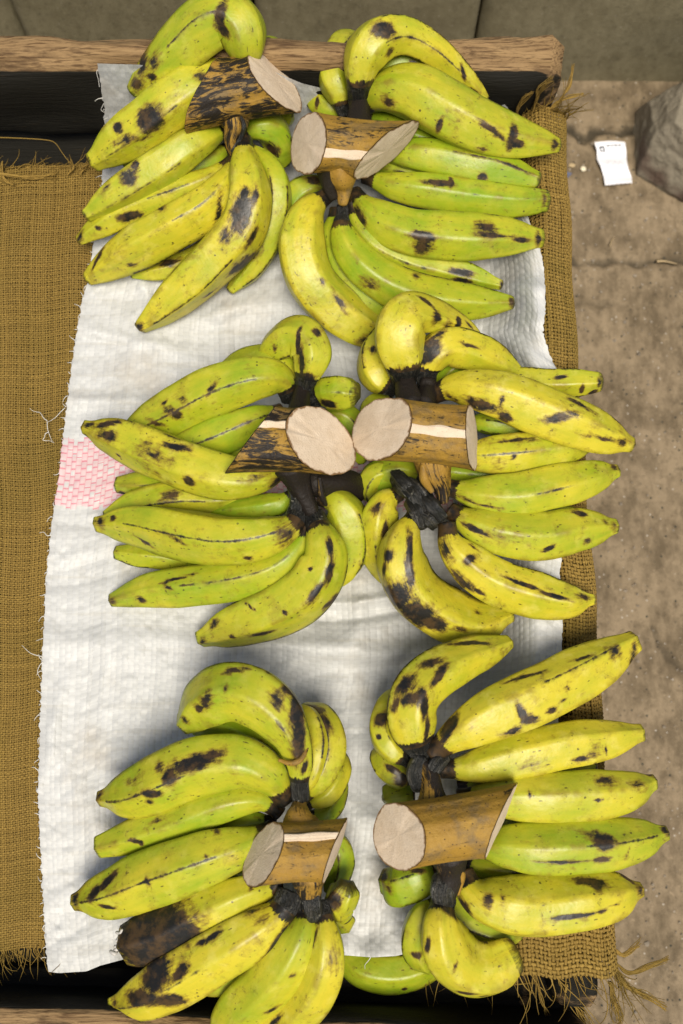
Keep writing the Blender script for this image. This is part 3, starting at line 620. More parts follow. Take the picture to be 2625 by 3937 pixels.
banana(h, cr, [(540, 1010, 10), (700, 1042, 10.6), (900, 1045, 10.6), (1100, 1005, 10.2), (1260, 962, 9.6), (1395, 930, 9)], 106, .52, rid=[-60, 6, 56, 140, -130], tip=.3, stains=[(720, 1095, 140, 10, 4, .55), (640, 1070, 60, 14, 12, .55), (1390, 910, 30, 30, 0, .7)], dark=[(2, .25, .9, .5)], spot=.18)
banana(h, cr, [(560, 1130, 10), (680, 1195, 10.6), (850, 1248, 10.2), (1020, 1256, 9.6), (1200, 1222, 9), (1388, 1206, 8.6)], 118, .55, rid=[-68, -4, 62, 140, -130], tip=.32,
       stains=[(695, 1222, 85, 16, 22), (1215, 1140, 40, 17, 5), (1060, 1315, 36, 14, -25), (1250, 1275, 26, 22, 0, .6), (1390, 1205, 24, 40, 0, .8), (1340, 1180, 40, 26, 20, .5)], dark=[(1, .5, .9, .35)], spot=.25)
banana(h, cr, [(545, 1195, 11), (565, 1300, 11), (680, 1420, 10), (850, 1508, 9), (1030, 1560, 8.8), (1160, 1582, 9), (1280, 1574, 9)], 116, .85, rid=[-66, -2, 64, 140, -130], tip=.22,
       stains=[(540, 1330, 40, 90, -20, .62), (665, 1370, 40, 22, -30), (620, 1480, 90, 30, 45, .7), (700, 1540, 40, 14, 30, .9), (940, 1500, 120, 12, 22), (1080, 1562, 90, 12, 14), (1235, 1560, 60, 20, -5), (680, 1310, 40, 10, 35, .6)], dark=[(1, .45, .98, .95)], spot=.35)
banana(h, cr, [(310, 1040, 9), (235, 1085, 9), (205, 1190, 8), (215, 1330, 5.6), (280, 1500, 3.6)], 98, .7, stains=[(190, 1110, 30, 40, 20, .7), (230, 1230, 20, 40, 10)], spot=.45)
banana(h, cr, [(390, 1140, 11), (335, 1260, 11.6), (332, 1400, 11), (402, 1540, 9), (545, 1645, 7.4), (700, 1688, 6.6), (862, 1650, 6.6)], 134, .84, rid=[-100, -6, 50, 130, -160], n0=.3, tip=.3,
       stains=[(365, 1310, 18, 100, 3), (355, 1430, 22, 90, -5), (245, 1350, 36, 40, -30, .9), (235, 1410, 20, 60, 10, .8), (285, 1560, 90, 85, 30), (390, 1650, 110, 70, 40), (480, 1690, 80, 45, 25), (230, 1260, 16, 30, 20, .9), (700, 1640, 30, 20, 50, .5), (600, 1720, 60, 16, 10, .6)], dark=[(1, .05, .7, 1)], spot=.3)
banana(h, cr, [(300, 950, 7), (205, 940, 7), (160, 1000, 6), (170, 1080, 4)], 62, .4, spot=.6)
banana(h, cr, [(400, 900, 6.4), (560, 925, 7), (760, 935, 7), (1000, 900, 6.6)], 84, .2, spot=.1)
banana(h, cr, [(420, 960, 7), (330, 930, 7), (210, 960, 6), (120, 1050, 4.6)], 84, .25, spot=.2)
banana(h, cr, [(560, 1130, 7), (720, 1160, 7), (1000, 1160, 7), (1180, 1130, 7.4)], 80, .3, spot=.1)
stalk(h, cr, (215, 715, 16), (670, 765, 16), 168, (.85, -.20), (-.27, .18), strip=(-.10, .17), dark=.37, seed=4, bulge=.05, waist=.06)
tube(h, 'crown', cr, [(470, 860, 14, 100), (485, 930, 13.4, 84), (515, 1000, 12.4, 50), (530, 1080, 11.6, 26)], M_BARK, .5, 31)
for i, q in enumerate([[(290, 950, 11, 36), (330, 1000, 12, 42), (390, 1060, 12, 34)], [(340, 990, 11.6, 40), (390, 1040, 12.4, 46), (430, 1110, 12.2, 36)], [(360, 1080, 11.6, 30), (400, 1140, 12.4, 40), (425, 1210, 12.2, 26)], [(430, 1060, 12, 42), (470, 1110, 12.6, 46), (520, 1160, 12, 34)], [(420, 1150, 12.4, 30), (460, 1180, 12.8, 34), (480, 1210, 12.2, 20)]]):
    tube(h, 'dried_blossom', cr, q, M_STEM, .9, 32 + i, wr=.14)
tube(h, 'crown', cr, [(360, 600, 14, 76), (345, 520, 13.4, 58), (338, 460, 13, 46)], M_BARK, .8, 38)
tube(h, 'crown', cr, [(430, 600, 14, 60), (446, 530, 13, 48), (450, 480, 13, 42)], M_BARK, .85, 39)
tube(h, 'dried_flap', cr, [(425, 900, 15.4, 14), (435, 970, 14.4, 24), (470, 1030, 13.2, 14)], M_BARK, .3, 40, m=8)

# ================================================================== E: lower left
cr = Crop(200, 2500, 1250 / 1568)
h = hand('plantain hand with one fruit rotted black at its tip, near left end of sack', cr, 900, 1000)
banana(h, cr, [(1198, 720, 12.2), (1192, 620, 13), (1188, 520, 14), (1140, 385, 15), (1040, 268, 15.4), (900, 212, 14.6), (770, 255, 12.6), (648, 350, 10.4)], 140, .42, rid=[-78, -14, 50, 130, -150], neck=.10, n0=.26,
       prof=[(0, .28), (.09, .28), (.17, .42), (.27, .56), (.4, .82), (.55, 1), (.75, 1), (.88, .82), (.95, .6), (1, .42)], tip=.42,
       stains=[(1180, 290, 45, 120, -12), (1195, 430, 40, 130, -4), (1090, 240, 36, 50, -35, .8), (1140, 190, 40, 30, 30, .8), (1215, 560, 16, 40, 15), (740, 240, 32, 60, 35, .85), (705, 280, 24, 26), (880, 90, 80, 16, 5, .9), (640, 340, 26, 30, 0, .8), (830, 180, 30, 14, 70, .6)], spot=.2)
tube(h, 'dried_flap', cr, [(1095, 530, 15.6, 8), (1150, 545, 15.8, 14), (1200, 525, 15.9, 14), (1238, 455, 15.4, 6)], M_BARK, .42, 41, m=8)
banana(h, cr, [(1205, 700, 11.4), (1265, 570, 12), (1285, 440, 12), (1250, 330, 11), (1180, 280, 9)], 56, .8, spot=.1)
banana(h, cr, [(1215, 720, 10), (1310, 590, 11), (1345, 455, 11), (1305, 335, 10), (1220, 270, 8)], 70, .66, stains=[(1260, 290, 55, 36, 30, .9), (1310, 350, 30, 60, -20, .9)], spot=.3)
banana(h, cr, [(1225, 750, 9), (1325, 690, 9), (1378, 590, 8.4), (1370, 470, 7)], 62, .55, spot=.15)
banana(h, cr, [(1240, 790, 7.4), (1320, 790, 7), (1365, 720, 6.4), (1390, 600, 5)], 54, .3, spot=.15)
banana(h, cr, [(1150, 700, 9.2), (1085, 550, 10.6), (970, 440, 10.6), (830, 375, 9.6), (690, 385, 8)], 78, .08, stains=[(1010, 480, 70, 36, 35)], spot=.15)
banana(h, cr, [(1125, 720, 11), (1050, 605, 12.6), (920, 532, 13), (740, 552, 12), (560, 622, 10.6), (390, 690, 9), (238, 712, 7.6)], 138, .50, rid=[-70, -8, 62, 140, -130], tip=.28,
       stains=[(690, 545, 140, 42, -14), (560, 600, 45, 38, -60, .95), (770, 515, 60, 28, -8), (480, 692, 50, 24, -2), (400, 620, 60, 30, -20, .5), (470, 735, 24, 20, 20, .7), (520, 560, 30, 30, 0, .6), (230, 700, 24, 50, 30, .7)], dark=[(2, .45, .98, .7), (0, .1, .9, .4)], spot=.2)
banana(h, cr, [(1100, 790, 10.4), (1005, 722, 11), (860, 728, 11), (680, 790, 10), (480, 870, 8.6), (236, 942, 7)], 92, .38, rid=[-66, -6, 60, 140, -130], tip=.56, stains=[(400, 915, 36, 13, 5), (425, 930, 10, 22), (500, 830, 60, 22, -20, .5)], dark=[(2, .2, .98, .4)], spot=.12)
banana(h, cr, [(1065, 870, 10), (900, 950, 11), (700, 1022, 10.6), (480, 1100, 8.6), (300, 1168, 7), (116, 1212, 5.6)], 134, .52, rid=[-66, -4, 58, 140, -130], tip=.3,
       stains=[(265, 1110, 75, 24, -38), (200, 1170, 60, 26, -40), (110, 1200, 34, 60), (800, 880, 20, 40, 0, .5), (450, 1110, 14, 26, -30, .7), (260, 1240, 50, 12, 0, .9), (740, 990, 14, 16, 0, .6)], dark=[(2, .2, .98, .8), (0, .3, .95, .5)], spot=.15)
banana(h, cr, [(1110, 1120, 9.6), (920, 1182, 10), (740, 1262, 9), (580, 1345, 7.6), (450, 1392, 6.6), (385, 1405, 6)], 118, .72, rid=[-66, 0, 60, 140, -130], tip=.80, prof=[(0, .34), (.06, .4), (.15, .6), (.3, .85), (.5, .95), (.75, 1), (.92, .96), (1, .82)],
       stains=[(480, 1400, 230, 150, -20, 1.3), (560, 1260, 60, 60, 0, .8), (640, 1400, 60, 60, 20, .9), (960, 1150, 16, 24, 20, .6)], spot=.15, label='banana with its blossom end rotted black and torn')
banana(h, cr, [(1150, 1165, 10.6), (1105, 1262, 11), (960, 1372, 10.6), (780, 1482, 9), (600, 1590, 7), (430, 1672, 5), (296, 1702, 3.6)], 130, .88, rid=[-74, -10, 50, 130, -150], tip=.3, neck=.07, n0=.45,
       stains=[(500, 1560, 100, 80, -60), (430, 1680, 110, 40, -10), (560, 1690, 90, 45, -5), (620, 1545, 55, 30, -40), (780, 1380, 60, 20, -25, .85), (720, 1410, 50, 18, -20, .7), (960, 1260, 70, 24, -30, .5), (1010, 1300, 50, 20, -30, .45), (1110, 1440, 130, 26, -52), (850, 1590, 60, 18, -30, .6), (300, 1700, 26, 30), (1130, 1190, 45, 55)], spot=.4, dark=[(2, .4, .98, .5)])
banana(h, cr, [(1400, 1280, 8), (1385, 1230, 9.4), (1408, 1185, 10.4), (1420, 1150, 10.9)], 76, .42, tip=.75, prof=[(0, .6), (.3, .9), (.6, 1), (.85, .92), (1, .78)], stains=[(1350, 1210, 36, 55, 10)], spot=.2)
banana(h, cr, [(1300, 1260, 9), (1370, 1290, 8), (1420, 1340, 6)], 60, .5, spot=.1)
banana(h, cr, [(1330, 880, 6.4), (1390, 950, 6.2), (1385, 1060, 5), (1330, 1160, 4)], 64, .1, spot=.05)
banana(h, cr, [(1232, 1215, 10.4), (1210, 1370, 11), (1125, 1525, 9.6), (995, 1660, 7), (880, 1790, 4.6), (815, 1920, 3)], 124, .52, rid=[-84, -16, 50, 130, -150], n0=.3, neck=.055,
       stains=[(1155, 1570, 30, 20, 0, .45), (1060, 1740, 60, 16, -50, .7)], spot=.06, dark=[(1, .5, .8, .2)])
banana(h, cr, [(1292, 1215, 10.4), (1325, 1370, 11.4), (1325, 1500, 11), (1265, 1645, 9), (1160, 1755, 7), (1010, 1850, 5), (900, 1950, 3)], 108, .80, rid=[-84, -10, 62, 140, -150], n0=.42, neck=.07,
       stains=[(1370, 1500, 40, 70, 5, .45), (1265, 1390, 12, 60, 5, .8), (1080, 1790, 60, 16, -35, .8)], spot=.12, dark=[(1, .5, .8, .15)])
banana(h, cr, [(1080, 830, 8), (900, 840, 7.6), (640, 920, 6.2), (420, 1010, 5)], 84, .15, spot=.1)
banana(h, cr, [(1100, 1060, 7.6), (900, 1110, 7.4), (640, 1210, 6), (480, 1270, 5)], 84, .2, spot=.1)
banana(h, cr, [(1120, 760, 8), (1000, 660, 8), (760, 690, 7), (520, 790, 5.4)], 84, .15, spot=.1)
banana(h, cr, [(1190, 1250, 7), (1080, 1400, 7), (900, 1540, 5.6), (720, 1640, 4)], 80, .25, spot=.2)
stalk(h, cr, (1018, 985, 15.4), (1362, 968, 15.4), 142, (.66, -.42), (-.12, -.46), strip=(-.48, .13), dark=.33, seed=5, bulge=.05, waist=.05)
tube(h, 'crown', cr, [(1220, 900, 13.4, 100), (1190, 815, 13.2, 78), (1190, 765, 12.6, 46), (1195, 720, 12, 26)], M_BARK, .40, 42)
tube(h, 'crown', cr, [(1235, 1070, 14, 90), (1240, 1130, 13, 66), (1248, 1190, 12.2, 46), (1250, 1250, 11.8, 42)], M_BARK, .5, 43)
tube(h, 'crown', cr, [(1245, 1160, 12.4, 50), (1255, 1230, 12.2, 48), (1262, 1290, 11.8, 36)], M_STEM, .9, 44)
for i in range(11):
    a = rng.uniform(0, 6.28)
    x, y = 326 + rng.uniform(-14, 16), 1412 + rng.uniform(-64, 60)
    tube(h, 'torn_peel', cr, [(x, y, 6.8 + rng.uniform(-.6, 1.0), 8), (x + 16 * math.cos(a), y + 16 * math.sin(a), 7.4, 11), (x + 30 * math.cos(a + .8), y + 28 * math.sin(a + .8), 7.0, 5)], M_TORN if i % 2 else M_STEM, .5, 45 + i, n=8, m=6)

# ================================================================== F: lower right
cr = Crop(1350, 2380, 1275 / 1568)
h = hand('yellow plantain hand with long smooth brown stalk, reaching over the near right burlap edge', cr, 700, 1000)
banana(h, cr, [(335, 660, 12), (285, 500, 13.4), (292, 372, 14), (392, 262, 13), (530, 192, 11.6), (650, 148, 10.6), (742, 112, 9.6)], 116, .78, rid=[-70, 8, 66, 140, -140], neck=.10, prof=[(0, .36), (.06, .42), (.12, .74), (.2, .95), (.35, 1), (.6, .95), (.8, .76), (.92, .5), (1, .3)],
       stains=[(290, 370, 60, 34, -20, .85), (265, 310, 50, 70, 30, .7), (380, 200, 70, 30, -30, .8), (345, 400, 24, 90, -5), (355, 520, 16, 80, -3), (420, 270, 80, 18, -45), (560, 110, 110, 16, -22), (200, 400, 20, 50, 20, .7)], dark=[(1, .05, .7, .9)], spot=.4)
banana(h, cr, [(275, 680, 10), (205, 625, 10.4), (156, 535, 10), (182, 435, 8.6), (262, 335, 7)], 70, .75, neck=.1, stains=[(145, 470, 40, 40, -40, .95), (130, 560, 14, 14)], spot=.35)
banana(h, cr, [(290, 760, 9), (215, 740, 8.6), (168, 680, 7.6), (152, 590, 6)], 66, .6, stains=[(200, 710, 45, 16, 35), (240, 760, 40, 30)], spot=.3)
banana(h, cr, [(300, 830, 6.6), (210, 835, 6.6), (158, 850, 6)], 64, .28, spot=.2)
banana(h, cr, [(388, 640, 12.5), (475, 562, 13.6), (622, 474, 14), (800, 392, 13.6), (980, 312, 12.6), (1160, 210, 11.6), (1328, 110, 10.6)], 128, .90, rid=[-64, -16, 60, 140, -140], tip=.42, flat=.95,
       stains=[(460, 510, 70, 34, -50), (440, 560, 50, 16, -40, .9), (805, 440, 20, 60, -22), (845, 485, 45, 20, 0), (760, 520, 60, 10, -22, .9), (950, 440, 110, 9, -26, .8), (1240, 150, 50, 40, 0, .6), (1330, 170, 26, 70, 30, .9), (1290, 70, 50, 14, -10), (820, 265, 130, 12, -22, .9), (1090, 180, 60, 10, -28, .9), (1030, 330, 30, 14, -60, .5)], dark=[(2, .45, .95, .6)], spot=.25)
banana(h, cr, [(425, 710, 11.4), (545, 705, 12), (722, 662, 12), (920, 612, 11.6), (1130, 582, 11), (1362, 540, 10)], 104, .80, rid=[-62, -14, 56, 140, -130], tip=.40, flat=.95, stains=[(1085, 655, 50, 14, -5), (1140, 635, 60, 30, -20, .5), (1205, 620, 8, 30, 0, .6), (850, 690, 80, 26, 0, .4)], dark=[(2, .2, .95, .3)], spot=.18)
banana(h, cr, [(500, 850, 11), (680, 845, 11.6), (900, 840, 11.6), (1130, 832, 11), (1300, 812, 10.6), (1422, 772, 9.6)], 114, .62, rid=[-62, -6, 60, 140, -130], tip=.32, stains=[(1200, 765, 70, 34, 0, .55), (1360, 780, 55, 34, 0, .5), (1165, 850, 24, 10, 0, .8), (1405, 735, 26, 18), (840, 825, 10, 24, 0, .6)], dark=[(0, .2, .7, .5)], spot=.12, flat=.75)
banana(h, cr, [(545, 1060, 10), (720, 1075, 11), (920, 1080, 11), (1130, 1070, 10.6), (1320, 1045, 10), (1482, 1012, 9.6)], 122, .34, rid=[-62, 0, 58, 140, -130], tip=.28, flat=.92,
       stains=[(1195, 1045, 58, 40, 8), (1130, 1025, 60, 30, 10, .6), (1190, 1140, 45, 16, 0), (880, 960, 60, 12, 5, .9), (620, 1155, 60, 18, 12, .9), (1000, 1155, 160, 8, 2, .7), (1310, 1100, 10, 40, 25, .5), (1480, 1000, 22, 40)], dark=[(2, .5, .98, .8)], spot=.15)
banana(h, cr, [(525, 1200, 10), (585, 1300, 10.6), (745, 1352, 10.6), (920, 1348, 10), (1100, 1326, 9.6), (1250, 1302, 9), (1362, 1282, 8.6)], 136, .80, rid=[-66, -6, 52, 130, -140], tip=.26,
       stains=[(1130, 1235, 85, 26, 4), (1160, 1260, 26, 40), (1040, 1405, 130, 12, -6), (1180, 1375, 100, 9, -14, .7), (650, 1320, 26, 40, 20, .7), (540, 1370, 60, 40, 40, .8), (1370, 1285, 24, 40), (1300, 1225, 60, 14, 25, .8), (720, 1330, 16, 40, 0, .4)], dark=[(2, .5, .9, .35)], spot=.2)
banana(h, cr, [(405, 1330, 9), (335, 1415, 9), (315, 1530, 7.4), (370, 1660, 5)], 74, .35, stains=[(310, 1590, 26, 24, 0, .9), (360, 1600, 24, 80, -20, .7)], spot=.15)
banana(h, cr, [(408, 1190, 7.4), (310, 1225, 7.2), (225, 1250, 6.4), (170, 1240, 5.6)], 100, .12, tip=.6, stains=[(155, 1215, 26, 60, -10), (180, 1270, 30, 34, 0, .9), (310, 1185, 36, 14)], spot=.15)
banana(h, cr, [(440, 1320, 11), (428, 1430, 12.2), (458, 1560, 11.4), (545, 1640, 9.8), (650, 1640, 8.8), (742, 1592, 8.4)], 130, .80, rid=[-84, 30, 80, 150, -150], neck=.10, n0=.42, prof=[(0, .42), (.08, .44), (.17, .72), (.3, .92), (.5, 1), (.75, 1), (.9, .95), (1, .78)],
       stains=[(545, 1770, 50, 22, 5), (625, 1790, 24, 14), (355, 1545, 16, 40), (500, 1640, 20, 14, 0, .5), (465, 1390, 60, 26, 30, .8), (700, 1640, 26, 40, 0, .3)], dark=[(1, .3, .85, .95), (2, .3, .8, .3)], spot=.12, flat=.8)
banana(h, cr, [(500, 780, 8), (700, 760, 8.4), (920, 725, 8.4), (1150, 700, 8.4)], 80, .4, spot=.1)
banana(h, cr, [(520, 950, 7.6), (720, 955, 8.2), (950, 950, 8.2), (1200, 945, 8.4)], 84, .3, spot=.1)
banana(h, cr, [(520, 1140, 7), (720, 1190, 7.6), (950, 1205, 7.8), (1180, 1190, 8)], 84, .3, spot=.1)
banana(h, cr, [(440, 1230, 7), (500, 1400, 7), (640, 1470, 6.6), (800, 1490, 6.4)], 90, .4, spot=.1)
stalk(h, cr, (225, 1030, 16), (708, 945, 16), 150, (.78, 0), (-.26, -.74), dark=.31, seed=6, bulge=.05, waist=.05)
tube(h, 'crown', cr, [(390, 900, 14, 90), (385, 810, 13.6, 56), (375, 740, 13.2, 44), (350, 690, 12.8, 38)], M_BARK, .5, 61)
tube(h, 'crown', cr, [(320, 800, 13, 34), (300, 730, 12.8, 40), (330, 660, 12.8, 40)], M_STEM, .9, 62)
tube(h, 'crown', cr, [(370, 740, 13.2, 34), (400, 690, 13.2, 42), (440, 650, 12.8, 34)], M_STEM, .9, 63)
tube(h, 'crown', cr, [(460, 1110, 14, 90), (470, 1180, 13, 64), (462, 1250, 12.4, 54), (445, 1320, 12, 46)], M_BARK, .66, 64)
tube(h, 'crown', cr, [(440, 1230, 12.4, 56), (430, 1290, 12.4, 58), (440, 1360, 12, 42)], M_STEM, .9, 65)
tube(h, 'dried_flap', cr, [(500, 1160, 14, 26), (520, 1220, 13, 20), (505, 1300, 12, 8)], M_BARK, .3, 66, m=8)

# a single fruit half hidden by the near edge of the sack
g_ = thing('loose_plantain', 'single green plantain poking out from under the near edge of the white sack', 'plantain', tuple(cr.w(200, 1680, -4)))
banana(g_, cr, [(-90, 1500, -2.2), (40, 1640, -1.4), (200, 1672, -1.2), (350, 1630, -1.4), (480, 1520, -2)], 94, .30, stains=[(290, 1648, 14, 12), (255, 1752, 14, 12)], spot=.02)
# ================================================================== the place
GZ = -0.55
def strands(name, lines, mat, parent, rad, stuff=True, tone=None):
    """many thin threads as one mesh; lines: list of (k,3) world polylines; rad: one radius or one per line"""
    Vs, Fs, Ts = [], [], []; off = 0
    for i, l in enumerate(lines):
        q, _ = catmull(np.asarray(l, float), max(6, 5 * len(l))); n = len(q)
        r_ = rad if np.isscalar(rad) else rad[i]
        Tn, N, B = frames(q); tp = r_ * np.linspace(1, .35, n)
        ph = np.array([0, 2.09, 4.19])
        V = q[:, None, :] + tp[:, None, None] * (np.cos(ph)[None, :, None] * N[:, None, :] + np.sin(ph)[None, :, None] * B[:, None, :])
        Vs.append(V.reshape(-1, 3)); Fs.append(grid_faces(n, 3, True) + off); off += n * 3
        Ts.append(np.full(n * 3, rng.uniform(.2, 1)))
    o = mesh_obj(name, np.vstack(Vs), np.vstack(Fs), mat, parent, True, {'tone': np.concatenate(Ts)})
    if stuff: o['kind'] = 'stuff'
    return o

# ---------------------------------------------------------------- ground with cracks
def axis_lines(a, b, step, far):
    mid = np.arange(a, b, step); lo = a - np.geomspace(.02, far, 26)[::-1]; hi = mid[-1] + np.geomspace(.02, far, 26)
    return np.concatenate([lo, mid, hi])
gx, gy = axis_lines(.42, 1.05, .0042, 30), axis_lines(-.80, 1.36, .0055, 30)
GX, GY = np.meshgrid(gx, gy, indexing='ij')
crk = np.zeros_like(GX)
def crack(px, wid, depth=1.0, jig=.006):
    pts = F([p[0] for p in px], [p[1] for p in px], GZ)[:, :2]
    q, L = catmull(np.hstack([pts, np.zeros((len(pts), 1))]), 240)
    q[:, 0] += [jig * mnoise.noise((x * 60, 3.1, y * 60)) for x, y in q[:, :2]]; q[:, 1] += [jig * mnoise.noise((x * 60, 9.1, y * 60)) for x, y in q[:, :2]]
    sel = (GX > q[:, 0].min() - .05) & (GX < q[:, 0].max() + .05) & (GY > q[:, 1].min() - .05) & (GY < q[:, 1].max() + .05)
    idx = np.argwhere(sel); P2 = np.stack([GX[sel], GY[sel]], 1)
    d = np.full(len(P2), 9.0)
    for k in range(0, 240, 2): d = np.minimum(d, np.hypot(P2[:, 0] - q[k, 0], P2[:, 1] - q[k, 1]))
    ww = wid * (1 + .5 * np.sin(P2[:, 0] * 90))
    crk[sel] = np.maximum(crk[sel], depth * np.clip(1.6 - d / ww, 0, 1))
crack([(1280, 285), (1305, 297), (1325, 300), (1345, 312), (1372, 300), (1402, 303), (1450, 300), (1490, 306)], .006, 1)
crack([(1312, 292), (1318, 300), (1326, 310), (1334, 322)], .010, 1, .002)
crack([(1295, 600), (1360, 606), (1420, 598), (1470, 604), (1540, 600), (1700, 606)], .005, .75)
crack([(1500, 1440), (1530, 1500), (1600, 1560)], .005, .5)
crack([(1290, 700), (1360, 695), (1440, 700)], .004, .3)
nz = np.array([[mnoise.fractal((x * 9, y * 9, 1.0), 1.0, 2.0, 3) for y in gy[26:-26:3]] for x in gx[26:-26:3]])
hz = np.zeros_like(GX)
ii = np.clip((np.arange(len(gx)) - 26) // 3, 0, nz.shape[0] - 1); jj = np.clip((np.arange(len(gy)) - 26) // 3, 0, nz.shape[1] - 1)
hz = nz[ii][:, jj] * .0022 + rng.normal(0, .0003, GX.shape)
V = np.stack([GX, GY, GZ + hz - crk * .009], -1).reshape(-1, 3)
o = mesh_obj('ground', V, grid_faces(len(gx), len(gy))[:, ::-1], M_GROUND, None, True, {'crack': crk.ravel()})
o['kind'] = 'structure'

# ---------------------------------------------------------------- wall of concrete slabs beyond the table
yw = float(F(1400, 190, GZ)[1])
wt = thing('concrete_wall', 'low grey concrete slab wall behind the table and the far wooden rail', 'wall', (0, yw, GZ))
def wall_x(u, v):
    X = (u - 784) / 784 * T * 1568 / 2352; Y = (1176 - v) / 1176 * T
    d = X * RT + Y * UP + FW; return float((CP + d * yw / d[1])[0])
jx = [-2.6, -1.75, wall_x(33, 40), wall_x(582, 40), wall_x(1104, 40), wall_x(1850, 40), 2.4, 3.2]
for i in range(len(jx) - 1):
    x0, x1 = jx[i] + .004, jx[i + 1] - .004; zt = .12 + rng.uniform(-.01, .01); dy = rng.uniform(-.004, .004)
    nx, nz_ = 30, 24
    X, Z = np.meshgrid(np.linspace(x0, x1, nx), np.linspace(GZ - .02, zt, nz_), indexing='ij')
    ed = np.minimum(np.minimum(X - x0, x1 - X), zt - Z); Yf = yw + dy + .008 * np.clip(1 - ed / .012, 0, 1) ** 2
    Yf = Yf + np.array([[.003 * mnoise.noise((a * 7, b * 7, i)) for b in Z[0]] for a in X[:, 0]])
    ck = np.zeros_like(X)
    fr = np.stack([X, Yf, Z], -1); bk = fr.copy(); bk[..., 1] = yw + .12
    n = nx * nz_; fc = [grid_faces(nx, nz_), grid_faces(nx, nz_)[:, ::-1] + n]
    loop = [k * nz_ + nz_ - 1 for k in range(nx)]
    top = np.array([(loop[k], loop[k + 1], loop[k + 1] + n, loop[k] + n) for k in range(nx - 1)])
    sd0 = np.array([(k, k + n, k + 1 + n, k + 1) for k in range(nz_ - 1)]); b0 = (nx - 1) * nz_
    sd1 = np.array([(b0 + k, b0 + k + 1, b0 + k + 1 + n, b0 + k + n) for k in range(nz_ - 1)])
    mesh_obj('concrete_slab', np.vstack([fr.reshape(-1, 3), bk.reshape(-1, 3)]), fc + [top, sd0, sd1], M_WALL, wt, True, {'crack': np.zeros(2 * n)})

# ---------------------------------------------------------------- wooden table
YF = float(F(784, 318, 0.0)[1])                 # near face of the far rail
tb = thing('wooden_table', 'old wooden market table with raised worn rails under the burlap', 'table', (-.1, .1, GZ))
def beam(name, x0, x1, yc, zc, hy, hz, top_tone=.8, along='x', rough=.004, seed=0, face_tone=.1, label=None, yfun=None, e=.42, wz=.86):
    n, m = 90, 28
    ph = np.linspace(0, 2 * np.pi, m, endpoint=False) + .1
    # rounded rectangle
    c, s = np.cos(ph), np.sin(ph)
    cy, cz = np.sign(c) * np.abs(c) ** e, np.sign(s) * np.abs(s) ** e
    x = np.linspace(x0, x1, n); endr = np.minimum(1, np.minimum((x - x0), (x1 - x)) / .022 + .0) ; sc = .72 + .28 * np.sqrt(np.clip(1 - (1 - endr) ** 2, 0, 1))
    V = np.zeros((n, m, 3))
    for i in range(n):
        for j in range(m):
            r_ = rough * mnoise.fractal((x[i] * 5, cy[j] * 1.2, cz[j] * 1.2 + seed), 1, 2, 3)
            a, b = cy[j] * hy * sc[i] + r_ * cy[j], cz[j] * hz * sc[i] + r_ * cz[j] * 1.4
            yo = yfun(x[i]) if yfun else 0
            V[i, j] = (x[i], yc + a + yo, zc + b) if along == 'x' else (yc + a + yo, x[i], zc + b)
    wood_tone = np.where(cz > wz, top_tone, face_tone)[None, :] + 0 * x[:, None]  # upper side takes one tone, all other sides another
    wood_tone = np.where((np.minimum(x - x0, x1 - x) < .02)[:, None], np.maximum(wood_tone, .5), wood_tone)
    f = grid_faces(n, m, True)
    if along == 'y': f = f[:, ::-1]
    Vr = V.reshape(-1, 3)
    o = mesh_obj(name, Vr, [f, np.arange(m)[None, ::-1], (n - 1) * m + np.arange(m)[None, :]], M_WOOD, tb, True, {'wood_tone': wood_tone.ravel()})
    if label: o['label'] = label
    return o
xr = float(F(1291, 120, .13)[0])
beam('far_rail', -1.3, xr, YF + .0245, .076, .0245, .077, .80, seed=1, rough=.012, e=.58, wz=.74, label='far rail with pale worn top and dark face')
xe = float(F(1350, 1180, .05)[0])               # right side of the table
yn = float(F(400, 2330, .055)[1]) + .024
beam('near_rail', -1.3, xe - .02, yn - .060, .0, .055, .058, .62, seed=2, rough=.006, yfun=lambda x: -.040 * (x + .55))
beam('side_rail', yn - .02, YF - .004, xe - .040, .015, .024, .036, .3, along='y', seed=3, face_tone=.0, yfun=lambda y: .0)
beam('side_rail', yn - .02, YF - .004, -1.25, .015, .03, .04, .3, along='y', seed=4)
ys = np.linspace(-.425, YF + .055, 8)
for i in range(7):
    beam('board', -1.22, xe - .07, (ys[i] + ys[i + 1]) / 2, -.040, (ys[i + 1] - ys[i]) / 2 - .003, .010, .0, seed=10 + i, face_tone=0, rough=.002)
beam('added_gap_board', -1.22, xe - .05, -.42, -.19, .16, .010, .0, seed=20, face_tone=0)  # added near-black board, put in to keep the gap by the near rail dark
for x in (xe - .05, -1.22):
    for y in (yn - .02, YF - .05):
        b = np.array([(a * .03, c * .03) for a, c in ((-1, -1), (1, -1), (1, 1), (-1, 1))])
        zs = np.linspace(GZ, -.02, 8); V = np.array([(x + p[0] * (.8 + .2 * k / 7), y + p[1] * (.8 + .2 * k / 7), z) for k, z in enumerate(zs) for p in b])
        mesh_obj('leg', V, [grid_faces(8, 4, True), np.array([[0, 3, 2, 1], [28, 29, 30, 31]])], M_WOOD, tb, False, {'wood_tone': np.zeros(32)})

